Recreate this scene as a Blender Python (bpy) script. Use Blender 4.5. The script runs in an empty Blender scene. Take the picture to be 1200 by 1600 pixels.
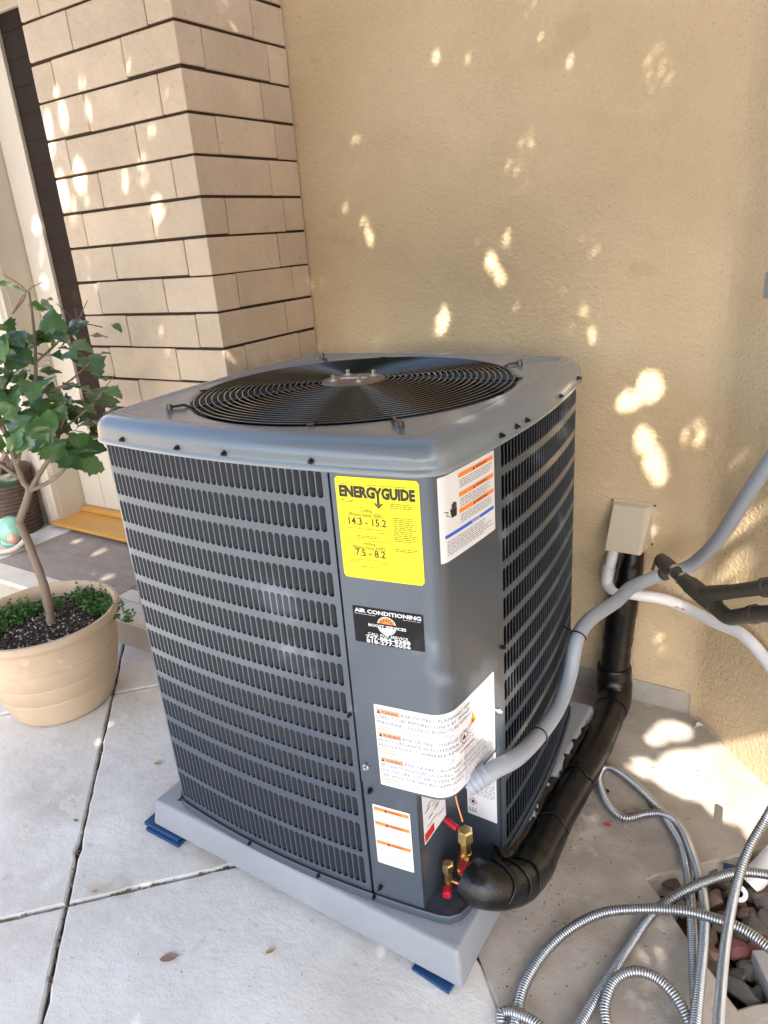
import bpy, bmesh, math, random
import numpy as np
from mathutils import Vector, Matrix, Euler

random.seed(7)
rng = np.random.default_rng(7)
S = bpy.context.scene
COL = S.collection
R = math.radians

# ---------------------------------------------------------------- camera
def make_camera():
    yaw, pitch, roll = -.58745, .36446, .078393
    cy, sy, cp, sp = math.cos(yaw), math.sin(yaw), math.cos(pitch), math.sin(pitch)
    f = Vector((sy*cp, cy*cp, -sp)); r = Vector((cy, -sy, 0)); d = f.cross(r)
    cr, sr = math.cos(roll), math.sin(roll)
    r2 = cr*r + sr*d; d2 = -sr*r + cr*d
    cam = bpy.data.cameras.new('camera'); o = bpy.data.objects.new('camera', cam); COL.objects.link(o)
    m = Matrix((r2, -d2, -f)).transposed().to_4x4(); m.translation = (0, 0, 1.5)
    o.matrix_world = m
    cam.sensor_fit = 'AUTO'; cam.sensor_width = 36; cam.lens = 36*1116.17/1600
    cam.clip_start = .02; cam.clip_end = 500
    S.camera = o
make_camera()

# ---------------------------------------------------------------- sky, sun, exposure
SUN = Vector((.36, -.62, .70)).normalized()
w = bpy.data.worlds.new('World'); S.world = w; w.use_nodes = True
nt = w.node_tree
sky = nt.nodes.new('ShaderNodeTexSky'); sky.sky_type = 'NISHITA'; sky.sun_disc = False
sky.sun_elevation = math.asin(SUN.z); sky.sun_rotation = math.atan2(SUN.x, SUN.y)
sky.air_density = 1.0; sky.dust_density = 2.0; sky.ozone_density = 1.0
bg = nt.nodes['Background']; bg.inputs['Strength'].default_value = .15
nt.links.new(sky.outputs[0], bg.inputs[0])
sl = bpy.data.lights.new('sun', 'SUN'); sl.energy = 4.2; sl.angle = R(.5); sl.color = (1, .93, .82)
so = bpy.data.objects.new('sun', sl); COL.objects.link(so); so.location = (3, -4, 6)
so.rotation_euler = SUN.to_track_quat('Z', 'Y').to_euler()
S.view_settings.view_transform = 'Standard'; S.view_settings.look = 'None'
S.view_settings.gamma = 1; S.view_settings.use_curve_mapping = False
S.view_settings.exposure = 1.92

# ---------------------------------------------------------------- materials
def N(nt, t, **k):
    n = nt.nodes.new(t)
    for a, b in k.items():
        if a in n.inputs: n.inputs[a].default_value = b
        else: setattr(n, a, b)
    return n

def mat(name, col, rough=.6, metal=0., var=0., vscale=6., tint=None, speck=None, bump=0., bscale=90., bump2=0., bscale2=12.,
        coat=0., spec=.5, rnd=0., rvar=0., streak=None, trans=0., stretch=None):
    """Procedural principled material: large soft variation, specks, random tint per object, two bump scales."""
    m = bpy.data.materials.new(name); m.use_nodes = True
    t = m.node_tree; L = t.links; p = t.nodes['Principled BSDF']
    tc = N(t, 'ShaderNodeTexCoord'); vec = tc.outputs['Object']
    if stretch:
        mp = N(t, 'ShaderNodeMapping'); mp.inputs['Scale'].default_value = stretch; L.new(vec, mp.inputs[0]); vec = mp.outputs[0]
    p.inputs['Roughness'].default_value = rough; p.inputs['Metallic'].default_value = metal
    p.inputs['Specular IOR Level'].default_value = spec
    p.inputs['Coat Weight'].default_value = coat; p.inputs['Coat Roughness'].default_value = .12
    c = N(t, 'ShaderNodeRGB'); c.outputs[0].default_value = (*col, 1); cur = c.outputs[0]
    if var:
        n = N(t, 'ShaderNodeTexNoise', Scale=vscale, Detail=7., Roughness=.62); L.new(vec, n.inputs['Vector'])
        rp = N(t, 'ShaderNodeMapRange'); rp.inputs['From Min'].default_value = .33; rp.inputs['From Max'].default_value = .67
        L.new(n.outputs['Fac'], rp.inputs['Value'])
        mx = N(t, 'ShaderNodeMix', data_type='RGBA'); L.new(rp.outputs[0], mx.inputs[0])
        tt = tint or tuple(v*.55 for v in col)
        lo = tuple(a*(1-var)+b*var for a, b in zip(col, tt)); hi = tuple(min(1, a*(1+var*.35)) for a in col)
        mx.inputs[6].default_value = (*lo, 1); mx.inputs[7].default_value = (*hi, 1); cur = mx.outputs[2]
        if rvar:
            r2 = N(t, 'ShaderNodeMapRange'); r2.inputs['To Min'].default_value = rough+rvar; r2.inputs['To Max'].default_value = max(.03, rough-rvar)
            L.new(rp.outputs[0], r2.inputs['Value']); L.new(r2.outputs[0], p.inputs['Roughness'])
    for sp in (speck or []):
        scol, ssc, thr, amt = sp
        n = N(t, 'ShaderNodeTexNoise', Scale=ssc, Detail=3., Roughness=.6); L.new(vec, n.inputs['Vector'])
        rp = N(t, 'ShaderNodeMapRange'); rp.inputs['From Min'].default_value = thr; rp.inputs['From Max'].default_value = thr+.07
        rp.inputs['To Max'].default_value = amt; L.new(n.outputs['Fac'], rp.inputs['Value'])
        mx = N(t, 'ShaderNodeMix', data_type='RGBA'); L.new(rp.outputs[0], mx.inputs[0]); L.new(cur, mx.inputs[6])
        mx.inputs[7].default_value = (*scol, 1); cur = mx.outputs[2]
    if rnd:
        oi = N(t, 'ShaderNodeObjectInfo'); rp = N(t, 'ShaderNodeMapRange'); rp.inputs['To Min'].default_value = 1-rnd; rp.inputs['To Max'].default_value = 1+rnd*.6
        L.new(oi.outputs['Random'], rp.inputs['Value'])
        hs = N(t, 'ShaderNodeHueSaturation'); L.new(rp.outputs[0], hs.inputs['Value']); L.new(cur, hs.inputs['Color']); cur = hs.outputs[0]
    L.new(cur, p.inputs['Base Color'])
    last = None
    for bs, sc, dist in ((bump, bscale, .002), (bump2, bscale2, .01)):
        if not bs: continue
        n = N(t, 'ShaderNodeTexNoise', Scale=sc, Detail=5., Roughness=.6); L.new(vec, n.inputs['Vector'])
        b = N(t, 'ShaderNodeBump', Strength=bs, Distance=dist); L.new(n.outputs['Fac'], b.inputs['Height'])
        if last: L.new(last, b.inputs['Normal'])
        last = b.outputs[0]
    if last: L.new(last, p.inputs['Normal'])
    if trans:
        tl = N(t, 'ShaderNodeBsdfTranslucent'); L.new(cur, tl.inputs[0]); ms = N(t, 'ShaderNodeMixShader', Fac=trans)
        L.new(p.outputs[0], ms.inputs[1]); L.new(tl.outputs[0], ms.inputs[2]); L.new(ms.outputs[0], t.nodes['Material Output'].inputs[0])
    return m

M = {}
M['stucco'] = mat('stucco', (.69, .535, .35), .9, var=.26, vscale=1.5, tint=(.42, .285, .14), speck=[((.34, .25, .155), 190, .59, .5), ((.70, .56, .39), 120, .60, .35), ((.34, .25, .15), 75, .67, .35), ((.50, .37, .23), 5, .62, .3)], bump=1., bscale=190, bump2=.7, bscale2=75, spec=.15, stretch=(1, 1, 1.35))
M['block'] = mat('block', (.63, .495, .37), .85, var=.22, vscale=7, tint=(.44, .32, .22), speck=[((.28, .20, .14), 75, .67, .7), ((.66, .55, .44), 30, .63, .35), ((.36, .27, .2), 18, .68, .4)], bump=.9, bscale=240, bump2=.5, bscale2=40, rnd=.09, spec=.25)
M['mortar'] = mat('mortar', (.055, .036, .024), .9, var=.3, vscale=20, bump=.6, bscale=120, spec=.2)
M['curb'] = mat('curb', (.40, .37, .33), .9, var=.4, vscale=6, tint=(.25, .22, .18), speck=[((.12, .1, .08), 50, .66, .6)], bump=.8, bscale=110, spec=.2)
M['concrete'] = mat('concrete', (.65, .63, .60), .8, var=.42, vscale=2.6, tint=(.40, .36, .315), speck=[((.47, .38, .29), 1.7, .57, .42), ((.40, .33, .26), 6, .64, .5), ((.34, .30, .26), 26, .66, .4), ((.16, .13, .11), 85, .71, .75), ((.72, .71, .70), 11, .60, .5)], bump=.45, bscale=160, bump2=.35, bscale2=22, rnd=.02, spec=.3)
M['concrete_dirty'] = mat('concrete_dirty', (.42, .385, .345), .85, var=.75, vscale=3.0, tint=(.25, .205, .165), speck=[((.24, .20, .17), 24, .62, .45), ((.08, .07, .06), 75, .70, .7), ((.58, .55, .51), 9, .60, .5)], bump=.6, bscale=140, bump2=.4, bscale2=20, rnd=.03, spec=.25)
M['soil_joint'] = mat('soil_joint', (.075, .055, .042), .95, var=.5, vscale=30, tint=(.03, .022, .018), speck=[((.2, .17, .13), 90, .64, .7)], bump=1, bscale=120, spec=.1)
M['slate'] = mat('slate', (.27, .225, .19), .75, var=.35, vscale=7, tint=(.17, .135, .115), bump=.5, bscale=60, bump2=.5, bscale2=18, rnd=.05, stretch=(1, 2.2, 1))
M['coping'] = mat('coping', (.60, .55, .48), .85, var=.2, vscale=7, bump=.5, bscale=120, rnd=.04)
M['riser'] = mat('riser', (.40, .35, .29), .85, var=.35, vscale=6, bump=.5, bscale=90)
M['cream'] = mat('cream', (.54, .475, .385), .55, var=.08, vscale=5, bump=.1, bscale=60)
M['glassdark'] = mat('dark_screen', (.022, .013, .009), .6, var=.4, vscale=4, spec=.15)
M['wood'] = mat('honey_wood', (.52, .26, .055), .42, var=.3, vscale=9, tint=(.36, .16, .03), stretch=(1, 12, 6), bump=.15, bscale=40, coat=.2)
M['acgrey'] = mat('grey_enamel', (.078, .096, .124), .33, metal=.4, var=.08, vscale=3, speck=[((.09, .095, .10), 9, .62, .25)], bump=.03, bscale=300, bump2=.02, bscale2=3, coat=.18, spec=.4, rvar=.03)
M['actop'] = mat('grey_enamel_skylit', (.175, .205, .245), .26, var=.03, vscale=3, bump=.03, bscale=300, coat=.5, spec=.5)  # cover enamel lightened; the sky's reflection is put into the colour
M['acslat'] = mat('shaded_louvre', (.017, .021, .031), .5, var=.05, vscale=5, spec=.3)  # darker copy of the enamel; shade inside the slots is in the colour
M['coil'] = mat('coil_black', (.008, .008, .010), .8, bump=.5, bscale=300, spec=.2)
M['wire'] = mat('black_wire', (.010, .010, .011), .2, spec=.6, coat=.5)
M['blackpart'] = mat('black_part', (.008, .008, .009), .35, spec=.5)
M['fanblade'] = mat('fan_blade', (.05, .055, .065), .3, metal=.7)
M['hub'] = mat('hub_brown', (.20, .14, .10), .45, metal=.3, var=.2, vscale=20)
M['screw'] = mat('dark_screw', (.03, .03, .035), .35, metal=.7)
M['zinc'] = mat('zinc', (.55, .56, .58), .3, metal=1.)
M['pad'] = mat('pad_plastic', (.265, .277, .305), .5, var=.22, vscale=4, tint=(.22, .225, .24), speck=[((.34, .345, .36), 16, .64, .4), ((.12, .115, .11), 90, .72, .6)], bump=.35, bscale=220, bump2=.15, bscale2=30, spec=.4)
M['blue'] = mat('blue_plastic', (.008, .045, .14), .45, var=.1, vscale=10)
M['yellow'] = mat('label_yellow', (.80, .70, .0), .4, var=.03, vscale=6)
M['white'] = mat('label_white', (.66, .66, .70), .4, var=.03, vscale=6)
M['ink'] = mat('ink_black', (.012, .010, .008), .5)
M['olive'] = mat('ink_olive', (.13, .11, .0), .5)
M['inkgrey'] = mat('ink_grey', (.17, .17, .20), .5)
M['inkpale'] = mat('ink_pale', (.38, .38, .42), .5)
M['orange'] = mat('ink_orange', (.85, .22, .03), .45)
M['salmon'] = mat('ink_salmon', (.82, .40, .24), .45)
M['inkblue'] = mat('ink_blue', (.02, .10, .55), .45)
M['inkred'] = mat('ink_red', (.55, .02, .02), .45)
M['sticker'] = mat('sticker_black', (.008, .008, .011), .6, spec=.2)
M['brass'] = mat('brass', (.86, .66, .30), .33, metal=1., var=.15, vscale=40)
M['copper'] = mat('copper', (.60, .27, .14), .35, metal=1.)
M['redcap'] = mat('red_cap', (.45, .012, .03), .25, coat=.4)
M['foam'] = mat('black_foam', (.0045, .0045, .005), .3, var=.3, vscale=25, bump=.25, bscale=70, bump2=.4, bscale2=16, spec=.45)
M['pvc'] = mat('white_pvc', (.80, .79, .80), .35, var=.05, vscale=8)
M['conduit'] = mat('grey_conduit', (.31, .34, .40), .42, var=.05, vscale=9, spec=.5)
M['darkcopper'] = mat('patinated_copper', (.085, .07, .055), .55, metal=.35, var=.4, vscale=16, tint=(.06, .07, .055), speck=[((.30, .30, .24), 60, .68, .6)], bump=.4, bscale=120)
M['flex'] = mat('galvanised_flex', (.46, .475, .50), .36, metal=1., var=.15, vscale=18, rvar=.08)
M['boxbeige'] = mat('beige_plastic', (.58, .49, .37), .55, var=.05, vscale=6)
M['pot'] = mat('tan_pot', (.52, .385, .265), .65, var=.3, vscale=5, tint=(.42, .30, .19), speck=[((.66, .55, .42), 14, .62, .4), ((.30, .22, .15), 50, .70, .5)], bump=.25, bscale=120, spec=.35)
M['soil'] = mat('potting_soil', (.035, .025, .020), .95, var=.4, vscale=40, bump=1, bscale=90, spec=.1)
M['perlite'] = mat('perlite', (.48, .455, .45), .9, var=.3, vscale=60, rnd=.1)
M['grain'] = mat('soil_grain', (.085, .058, .042), .95, rnd=.2)
M['bark'] = mat('bark', (.22, .165, .125), .85, var=.4, vscale=16, bump=.6, bscale=60, stretch=(1, 1, .25))
M['leaf'] = mat('leaf', (.075, .155, .048), .34, var=.4, vscale=9, tint=(.04, .09, .03), rnd=.5, coat=.45, spec=.5, bump=.2, bscale=40, trans=.15)
M['leafyoung'] = mat('leaf_young', (.085, .19, .035), .35, var=.3, vscale=20, rnd=.3, coat=.2, trans=.25)
M['cover'] = mat('ground_cover_leaf', (.06, .15, .025), .45, var=.4, vscale=60, tint=(.03, .08, .015), trans=.2)
M['canopy'] = mat('canopy_leaf', (.16, .24, .07), .5, var=.4, vscale=8, trans=.5)
M['basket'] = mat('brown_basket', (.10, .065, .048), .8, var=.5, vscale=25, bump=1., bscale=50)
def veins(m, col):
    t = m.node_tree; L = t.links; p = t.nodes['Principled BSDF']; src = p.inputs['Base Color'].links[0].from_socket
    tc = N(t, 'ShaderNodeTexCoord'); sp = N(t, 'ShaderNodeSeparateXYZ'); L.new(tc.outputs['Object'], sp.inputs[0])
    def mth(op, a, b=None):
        n = N(t, 'ShaderNodeMath', operation=op)
        for i, q in enumerate((a, b)):
            if q is None: continue
            if isinstance(q, (int, float)): n.inputs[i].default_value = q
            else: L.new(q, n.inputs[i])
        return n.outputs[0]
    ax = mth('ABSOLUTE', sp.outputs[0]); mid = mth('LESS_THAN', ax, .014)
    q = mth('FRACT', mth('MULTIPLY', mth('SUBTRACT', sp.outputs[1], mth('MULTIPLY', ax, .8)), 5.)); side = mth('LESS_THAN', q, .07)
    k = mth('MULTIPLY', mth('MAXIMUM', mid, side), .55)
    mx = N(t, 'ShaderNodeMix', data_type='RGBA'); L.new(k, mx.inputs[0]); L.new(src, mx.inputs[6]); mx.inputs[7].default_value = (*col, 1); L.new(mx.outputs[2], p.inputs['Base Color'])
veins(M['leaf'], (.13, .20, .11)); veins(M['leafyoung'], (.16, .28, .09))
M['mint'] = mat('mint_glaze', (.25, .50, .38), .25, coat=.5, var=.1, vscale=15)
M['pink'] = mat('pink_glaze', (.60, .36, .29), .35, coat=.3, var=.4, vscale=40, tint=(.4, .14, .09))
M['bone'] = mat('cream_glaze', (.55, .47, .38), .5, var=.3, vscale=20)
M['stone_r'] = mat('stone_red', (.135, .080, .066), .85, var=.35, vscale=24, bump=.6, bscale=110, rnd=.2)
M['stone_g'] = mat('stone_grey', (.105, .10, .098), .85, var=.4, vscale=24, bump=.6, bscale=110, rnd=.25)
M['stone_b'] = mat('stone_brown', (.12, .09, .07), .85, var=.35, vscale=24, bump=.6, bscale=110, rnd=.25)
M['stone_p'] = mat('stone_pink', (.19, .075, .08), .85, var=.35, vscale=24, bump=.6, bscale=110, rnd=.15)
M['dryleaf'] = mat('dry_leaf', (.30, .20, .15), .6, var=.3, vscale=60, rnd=.2)
M['litter'] = mat('joint_litter', (.16, .115, .07), .8, var=.4, vscale=90)
M['tanleaf'] = mat('tan_leaf', (.42, .30, .14), .6, var=.3, vscale=60)
M['greenbit'] = mat('green_bit', (.07, .16, .07), .5)
M['redbit'] = mat('red_bit', (.55, .05, .05), .5)
M['blockgrey'] = mat('grey_block', (.36, .35, .34), .85, var=.2, vscale=9, bump=.4, bscale=140)
M['metalbox'] = mat('grey_metal_box', (.28, .29, .29), .5, var=.1, vscale=8)

# ---------------------------------------------------------------- object helpers
ORG = {}
def tag(o, label=None, cat=None, group=None, kind=None):
    if label: o['label'] = label
    if cat: o['category'] = cat
    if group: o['group'] = group
    if kind: o['kind'] = kind
    return o

def thing(name, label, cat, loc, group=None):
    o = bpy.data.objects.new(name, None); COL.objects.link(o); o.location = loc; o.empty_display_size = .1
    ORG[o] = Vector(loc)
    return tag(o, label, cat, group)

class MB:
    def __init__(s): s.v = []; s.f = []; s.marks = []
    def cut(s): s.marks.append((len(s.v), len(s.f)))
    def split(s, name, m, parent):
        """One object for every piece since a cut()."""
        mk = s.marks+[(len(s.v), len(s.f))]
        for (a, b), (c, d_) in zip(mk[:-1], mk[1:]):
            if d_ > b:
                q = MB(); q.v = s.v[a:c]; q.f = [tuple(i-a for i in f) for f in s.f[b:d_]]; q.build(name, m, parent)
    def add(s, vs, fs):
        b = len(s.v); s.v += [tuple(p) for p in vs]; s.f += [tuple(b+i for i in f) for f in fs]
    def box(s, x0, x1, y0, y1, z0, z1):
        s.add([(x, y, z) for z in (z0, z1) for y in (y0, y1) for x in (x0, x1)],
              [(0, 2, 3, 1), (4, 5, 7, 6), (0, 1, 5, 4), (2, 6, 7, 3), (0, 4, 6, 2), (1, 3, 7, 5)])
    def hexa(s, pts):   # 4 bottom ccw, 4 top ccw
        s.add(pts, [(3, 2, 1, 0), (4, 5, 6, 7), (0, 1, 5, 4), (1, 2, 6, 5), (2, 3, 7, 6), (3, 0, 4, 7)])
    def prism(s, p0, p1, r0, r1=None, n=12, rot=0.):
        r1 = r0 if r1 is None else r1
        p0 = Vector(p0); p1 = Vector(p1); d = (p1-p0).normalized()
        a = d.orthogonal().normalized() if abs(d.z) < .95 else Vector((1, 0, 0)); a = (a-d*a.dot(d)).normalized(); b = d.cross(a)
        vs = []
        for p, r in ((p0, r0), (p1, r1)):
            for i in range(n):
                t = 2*math.pi*i/n+rot; vs.append(p+(a*math.cos(t)+b*math.sin(t))*r)
        s.add(vs, [(i, (i+1) % n, n+(i+1) % n, n+i) for i in range(n)]+[tuple(range(n))[::-1], tuple(range(n, 2*n))])
    def tube(s, pts, rad, n=12, closed=False, cap=True):
        pts = [Vector(p) for p in pts]; k = len(pts)
        rs = rad if hasattr(rad, '__len__') else [rad]*k
        t0 = (pts[1]-pts[0]).normalized(); a = t0.orthogonal().normalized(); vs = []
        for i in range(k):
            if closed: t = (pts[(i+1) % k]-pts[i-1]).normalized()
            else: t = (pts[min(i+1, k-1)]-pts[max(i-1, 0)]).normalized()
            a = (a-t*a.dot(t)).normalized(); b = t.cross(a)
            for j in range(n):
                g = 2*math.pi*j/n; vs.append(pts[i]+(a*math.cos(g)+b*math.sin(g))*rs[i])
        fs = []
        for i in range(k if closed else k-1):
            i2 = (i+1) % k
            for j in range(n): fs.append((i*n+j, i*n+(j+1) % n, i2*n+(j+1) % n, i2*n+j))
        if cap and not closed: fs += [tuple(range(n))[::-1], tuple(range((k-1)*n, k*n))]
        s.add(vs, fs)
    def lathe(s, prof, c, n=48, cap0=False, cap1=False):
        vs = [(c[0]+r*math.cos(2*math.pi*j/n), c[1]+r*math.sin(2*math.pi*j/n), c[2]+z) for r, z in prof for j in range(n)]
        fs = [(i*n+j, i*n+(j+1) % n, (i+1)*n+(j+1) % n, (i+1)*n+j) for i in range(len(prof)-1) for j in range(n)]
        if cap0: fs.append(tuple(range(n))[::-1])
        if cap1: fs.append(tuple(range((len(prof)-1)*n, len(prof)*n)))
        s.add(vs, fs)
    def ball(s, c, r, nu=12, nv=8):
        r = r if hasattr(r, '__len__') else (r, r, r)
        vs = [(c[0], c[1], c[2]-r[2])]
        for i in range(1, nv):
            t = math.pi*i/nv
            vs += [(c[0]+r[0]*math.sin(t)*math.cos(2*math.pi*j/nu), c[1]+r[1]*math.sin(t)*math.sin(2*math.pi*j/nu), c[2]-r[2]*math.cos(t)) for j in range(nu)]
        vs.append((c[0], c[1], c[2]+r[2])); fs = [(0, 1+(j+1) % nu, 1+j) for j in range(nu)]
        for i in range(nv-2):
            for j in range(nu): fs.append((1+i*nu+j, 1+i*nu+(j+1) % nu, 1+(i+1)*nu+(j+1) % nu, 1+(i+1)*nu+j))
        l = len(vs)-1; b = 1+(nv-2)*nu
        fs += [(b+j, b+(j+1) % nu, l) for j in range(nu)]
        s.add(vs, fs)
    def build(s, name, m, parent=None, origin=None, smooth=0, bevel=0., seg=2, label=None, kind=None):
        org = ORG[parent] if parent is not None else Vector(origin if origin is not None else (0, 0, 0))
        me = bpy.data.meshes.new(name)
        me.from_pydata([(p[0]-org.x, p[1]-org.y, p[2]-org.z) for p in s.v], [], s.f)
        if bevel:
            bm = bmesh.new(); bm.from_mesh(me); bmesh.ops.recalc_face_normals(bm, faces=bm.faces)
            bmesh.ops.bevel(bm, geom=[e for e in bm.edges if len(e.link_faces) == 2 and e.calc_face_angle(0) > .5], offset=bevel, segments=seg, profile=.6, affect='EDGES', clamp_overlap=True)
            bm.to_mesh(me); bm.free()
        me.materials.append(M[m]); me.validate(); me.update()
        if smooth:
            me.polygons.foreach_set('use_smooth', [True]*len(me.polygons))
            try: me.set_sharp_from_angle(angle=R(smooth))
            except Exception: pass
        o = bpy.data.objects.new(name, me); COL.objects.link(o); ORG[o] = org
        if parent is not None: o.parent = parent
        else: o.location = org
        return tag(o, label, None, None, kind)

def catmull(pts, n=8, closed=False):
    P = [np.array(p, float) for p in pts]; out = []; k = len(P)
    for i in range(k if closed else k-1):
        g = (lambda j: P[j % k]) if closed else (lambda j: P[min(max(j, 0), k-1)])
        p0, p1, p2, p3 = g(i-1), g(i), g(i+1), g(i+2)
        for j in range(n):
            t = j/n; out.append(.5*((2*p1)+(-p0+p2)*t+(2*p0-5*p1+4*p2-p3)*t*t+(-p0+3*p1-3*p2+p3)*t**3))
    if not closed: out.append(P[-1])
    return out

def resample(pts, step):
    P = np.array(pts); d = np.r_[0, np.cumsum(np.linalg.norm(np.diff(P, axis=0), axis=1))]
    n = max(2, int(d[-1]/step)); s = np.linspace(0, d[-1], n)
    return np.stack([np.interp(s, d, P[:, k]) for k in range(3)], 1)

def uv(u, v):   # yard axes: u along (1,-1), v along (1,1)
    return ((u+v)/math.sqrt(2), (v-u)/math.sqrt(2))

def uvbox(mb, u0, u1, v0, v1, z0, z1):
    c = [uv(u0, v0), uv(u1, v0), uv(u1, v1), uv(u0, v1)]
    mb.hexa([(*p, z0) for p in c]+[(*p, z1) for p in c])

_txt = {}
def text2d(body, bold=0.):
    """Glyph outlines filled and meshed at size 1: (verts2d, faces, width)."""
    k = (body, bold)
    if k in _txt: return _txt[k]
    cu = bpy.data.curves.new('t', 'FONT'); cu.body = body; cu.size = 1; cu.offset = bold; cu.resolution_u = 2
    o = bpy.data.objects.new('t', cu); COL.objects.link(o)
    dg = bpy.context.evaluated_depsgraph_get(); dg.update()
    me = o.evaluated_get(dg).to_mesh()
    v = [(p.co.x, p.co.y) for p in me.vertices]; f = [tuple(p.vertices) for p in me.polygons]
    o.evaluated_get(dg).to_mesh_clear(); bpy.data.objects.remove(o); bpy.data.curves.remove(cu)
    x = [p[0] for p in v] or [0]; x0, x1 = min(x), max(x)
    _txt[k] = ([(p[0]-x0, p[1]) for p in v], f, x1-x0)
    return _txt[k]

# measured positions in metres
CABLE_A = [(-0.066,1.026,0.030), (-0.074,1.069,0.028), (-0.097,1.169,0.025), (-0.121,1.284,0.023), (-0.149,1.400,0.020), (-0.183,1.505,0.018), (-0.217,1.560,0.016), (-0.266,1.621,0.014), (-0.349,1.687,0.013), (-0.415,1.719,0.013), (-0.441,1.704,0.013), (-0.435,1.648,0.013), (-0.390,1.578,0.013), (-0.338,1.544,0.015), (-0.291,1.580,0.018), (-0.249,1.596,0.023), (-0.202,1.566,0.030), (-0.158,1.482,0.036), (-0.125,1.400,0.041), (-0.105,1.326,0.045), (-0.092,1.238,0.048), (-0.084,1.150,0.050), (-0.076,1.062,0.055), (-0.071,1.001,0.060)]
CABLE_B = [(-0.375,0.862,0.015), (-0.388,0.924,0.015), (-0.397,0.992,0.016), (-0.385,1.076,0.020), (-0.351,1.150,0.031), (-0.295,1.214,0.044), (-0.212,1.258,0.056), (-0.132,1.283,0.067), (-0.065,1.286,0.075), (-0.018,1.280,0.079), (0.025,1.261,0.080), (0.066,1.236,0.080)]
CABLE_C = [(-0.276,0.908,0.030), (-0.270,0.963,0.022), (-0.253,1.072,0.016), (-0.231,1.177,0.015), (-0.205,1.279,0.023), (-0.161,1.338,0.047), (-0.106,1.402,0.057), (-0.052,1.452,0.060), (0.006,1.478,0.058), (0.049,1.492,0.050)]
CABLE_D = [(-0.214,0.950,0.020), (-0.226,0.985,0.025), (-0.238,1.018,0.030), (-0.234,1.069,0.040), (-0.204,1.100,0.050), (-0.163,1.109,0.050), (-0.121,1.089,0.050), (-0.088,1.057,0.040), (-0.068,1.024,0.030)]
CABLE_E = [(-0.030,0.952,0.160), (-0.035,0.997,0.151), (-0.042,1.082,0.135), (-0.049,1.188,0.124), (-0.051,1.278,0.120), (-0.049,1.357,0.131), (-0.040,1.418,0.163), (-0.019,1.474,0.206), (-0.002,1.496,0.250)]
CABLE_F = [(-0.410,0.892,0.012), (-0.415,0.910,0.017), (-0.393,0.919,0.023), (-0.346,0.915,0.032), (-0.306,0.898,0.033), (-0.287,0.886,0.030)]
TREE_LEAVES = [(-2.035,1.243,1.451,0.078), (-2.051,1.353,1.403,0.040), (-2.156,1.379,1.380,0.049), (-2.014,1.329,1.376,0.067), (-2.216,1.303,1.334,0.072), (-1.962,1.292,1.345,0.085), (-2.000,1.387,1.325,0.090), (-2.150,1.383,1.301,0.076), (-2.009,1.332,1.312,0.076), (-2.120,1.366,1.282,0.063), (-2.056,1.229,1.295,0.076), (-2.158,1.282,1.257,0.094), (-2.204,1.347,1.254,0.067), (-2.034,1.316,1.246,0.081), (-2.236,1.289,1.265,0.054), (-1.936,1.309,1.253,0.063), (-2.084,1.330,1.195,0.067), (-2.236,1.326,1.192,0.076), (-1.910,1.399,1.295,0.058), (-1.934,1.490,1.302,0.040), (-1.903,1.331,1.272,0.076), (-1.973,1.404,1.203,0.099), (-2.005,1.479,1.223,0.040), (-2.164,1.229,1.208,0.067), (-2.220,1.300,1.136,0.076), (-2.106,1.196,1.145,0.076), (-2.099,1.321,1.132,0.090), (-2.124,1.400,1.136,0.072), (-1.979,1.353,1.141,0.112), (-2.009,1.440,1.097,0.103), (-1.990,1.273,1.122,0.063), (-2.141,1.293,1.067,0.116), (-2.138,1.391,1.048,0.085), (-2.189,1.213,1.068,0.103), (-2.236,1.289,1.049,0.072), (-2.106,1.196,1.018,0.116), (-2.142,1.292,0.985,0.108), (-2.152,1.381,0.927,0.121), (-1.993,1.343,0.948,0.108), (-2.063,1.405,1.011,0.103), (-1.850,1.366,1.130,0.063), (-2.278,1.202,0.860,0.103), (-2.102,1.415,0.860,0.099), (-1.923,1.390,1.165,0.054), (-2.169,1.334,1.168,0.054), (-2.132,1.178,1.002,0.090), (-2.094,1.324,1.018,0.076), (-2.332,1.261,1.114,0.090), (-2.192,1.211,1.249,0.081), (-2.336,1.222,0.951,0.099), (-2.078,1.214,1.041,0.067)]
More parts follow.
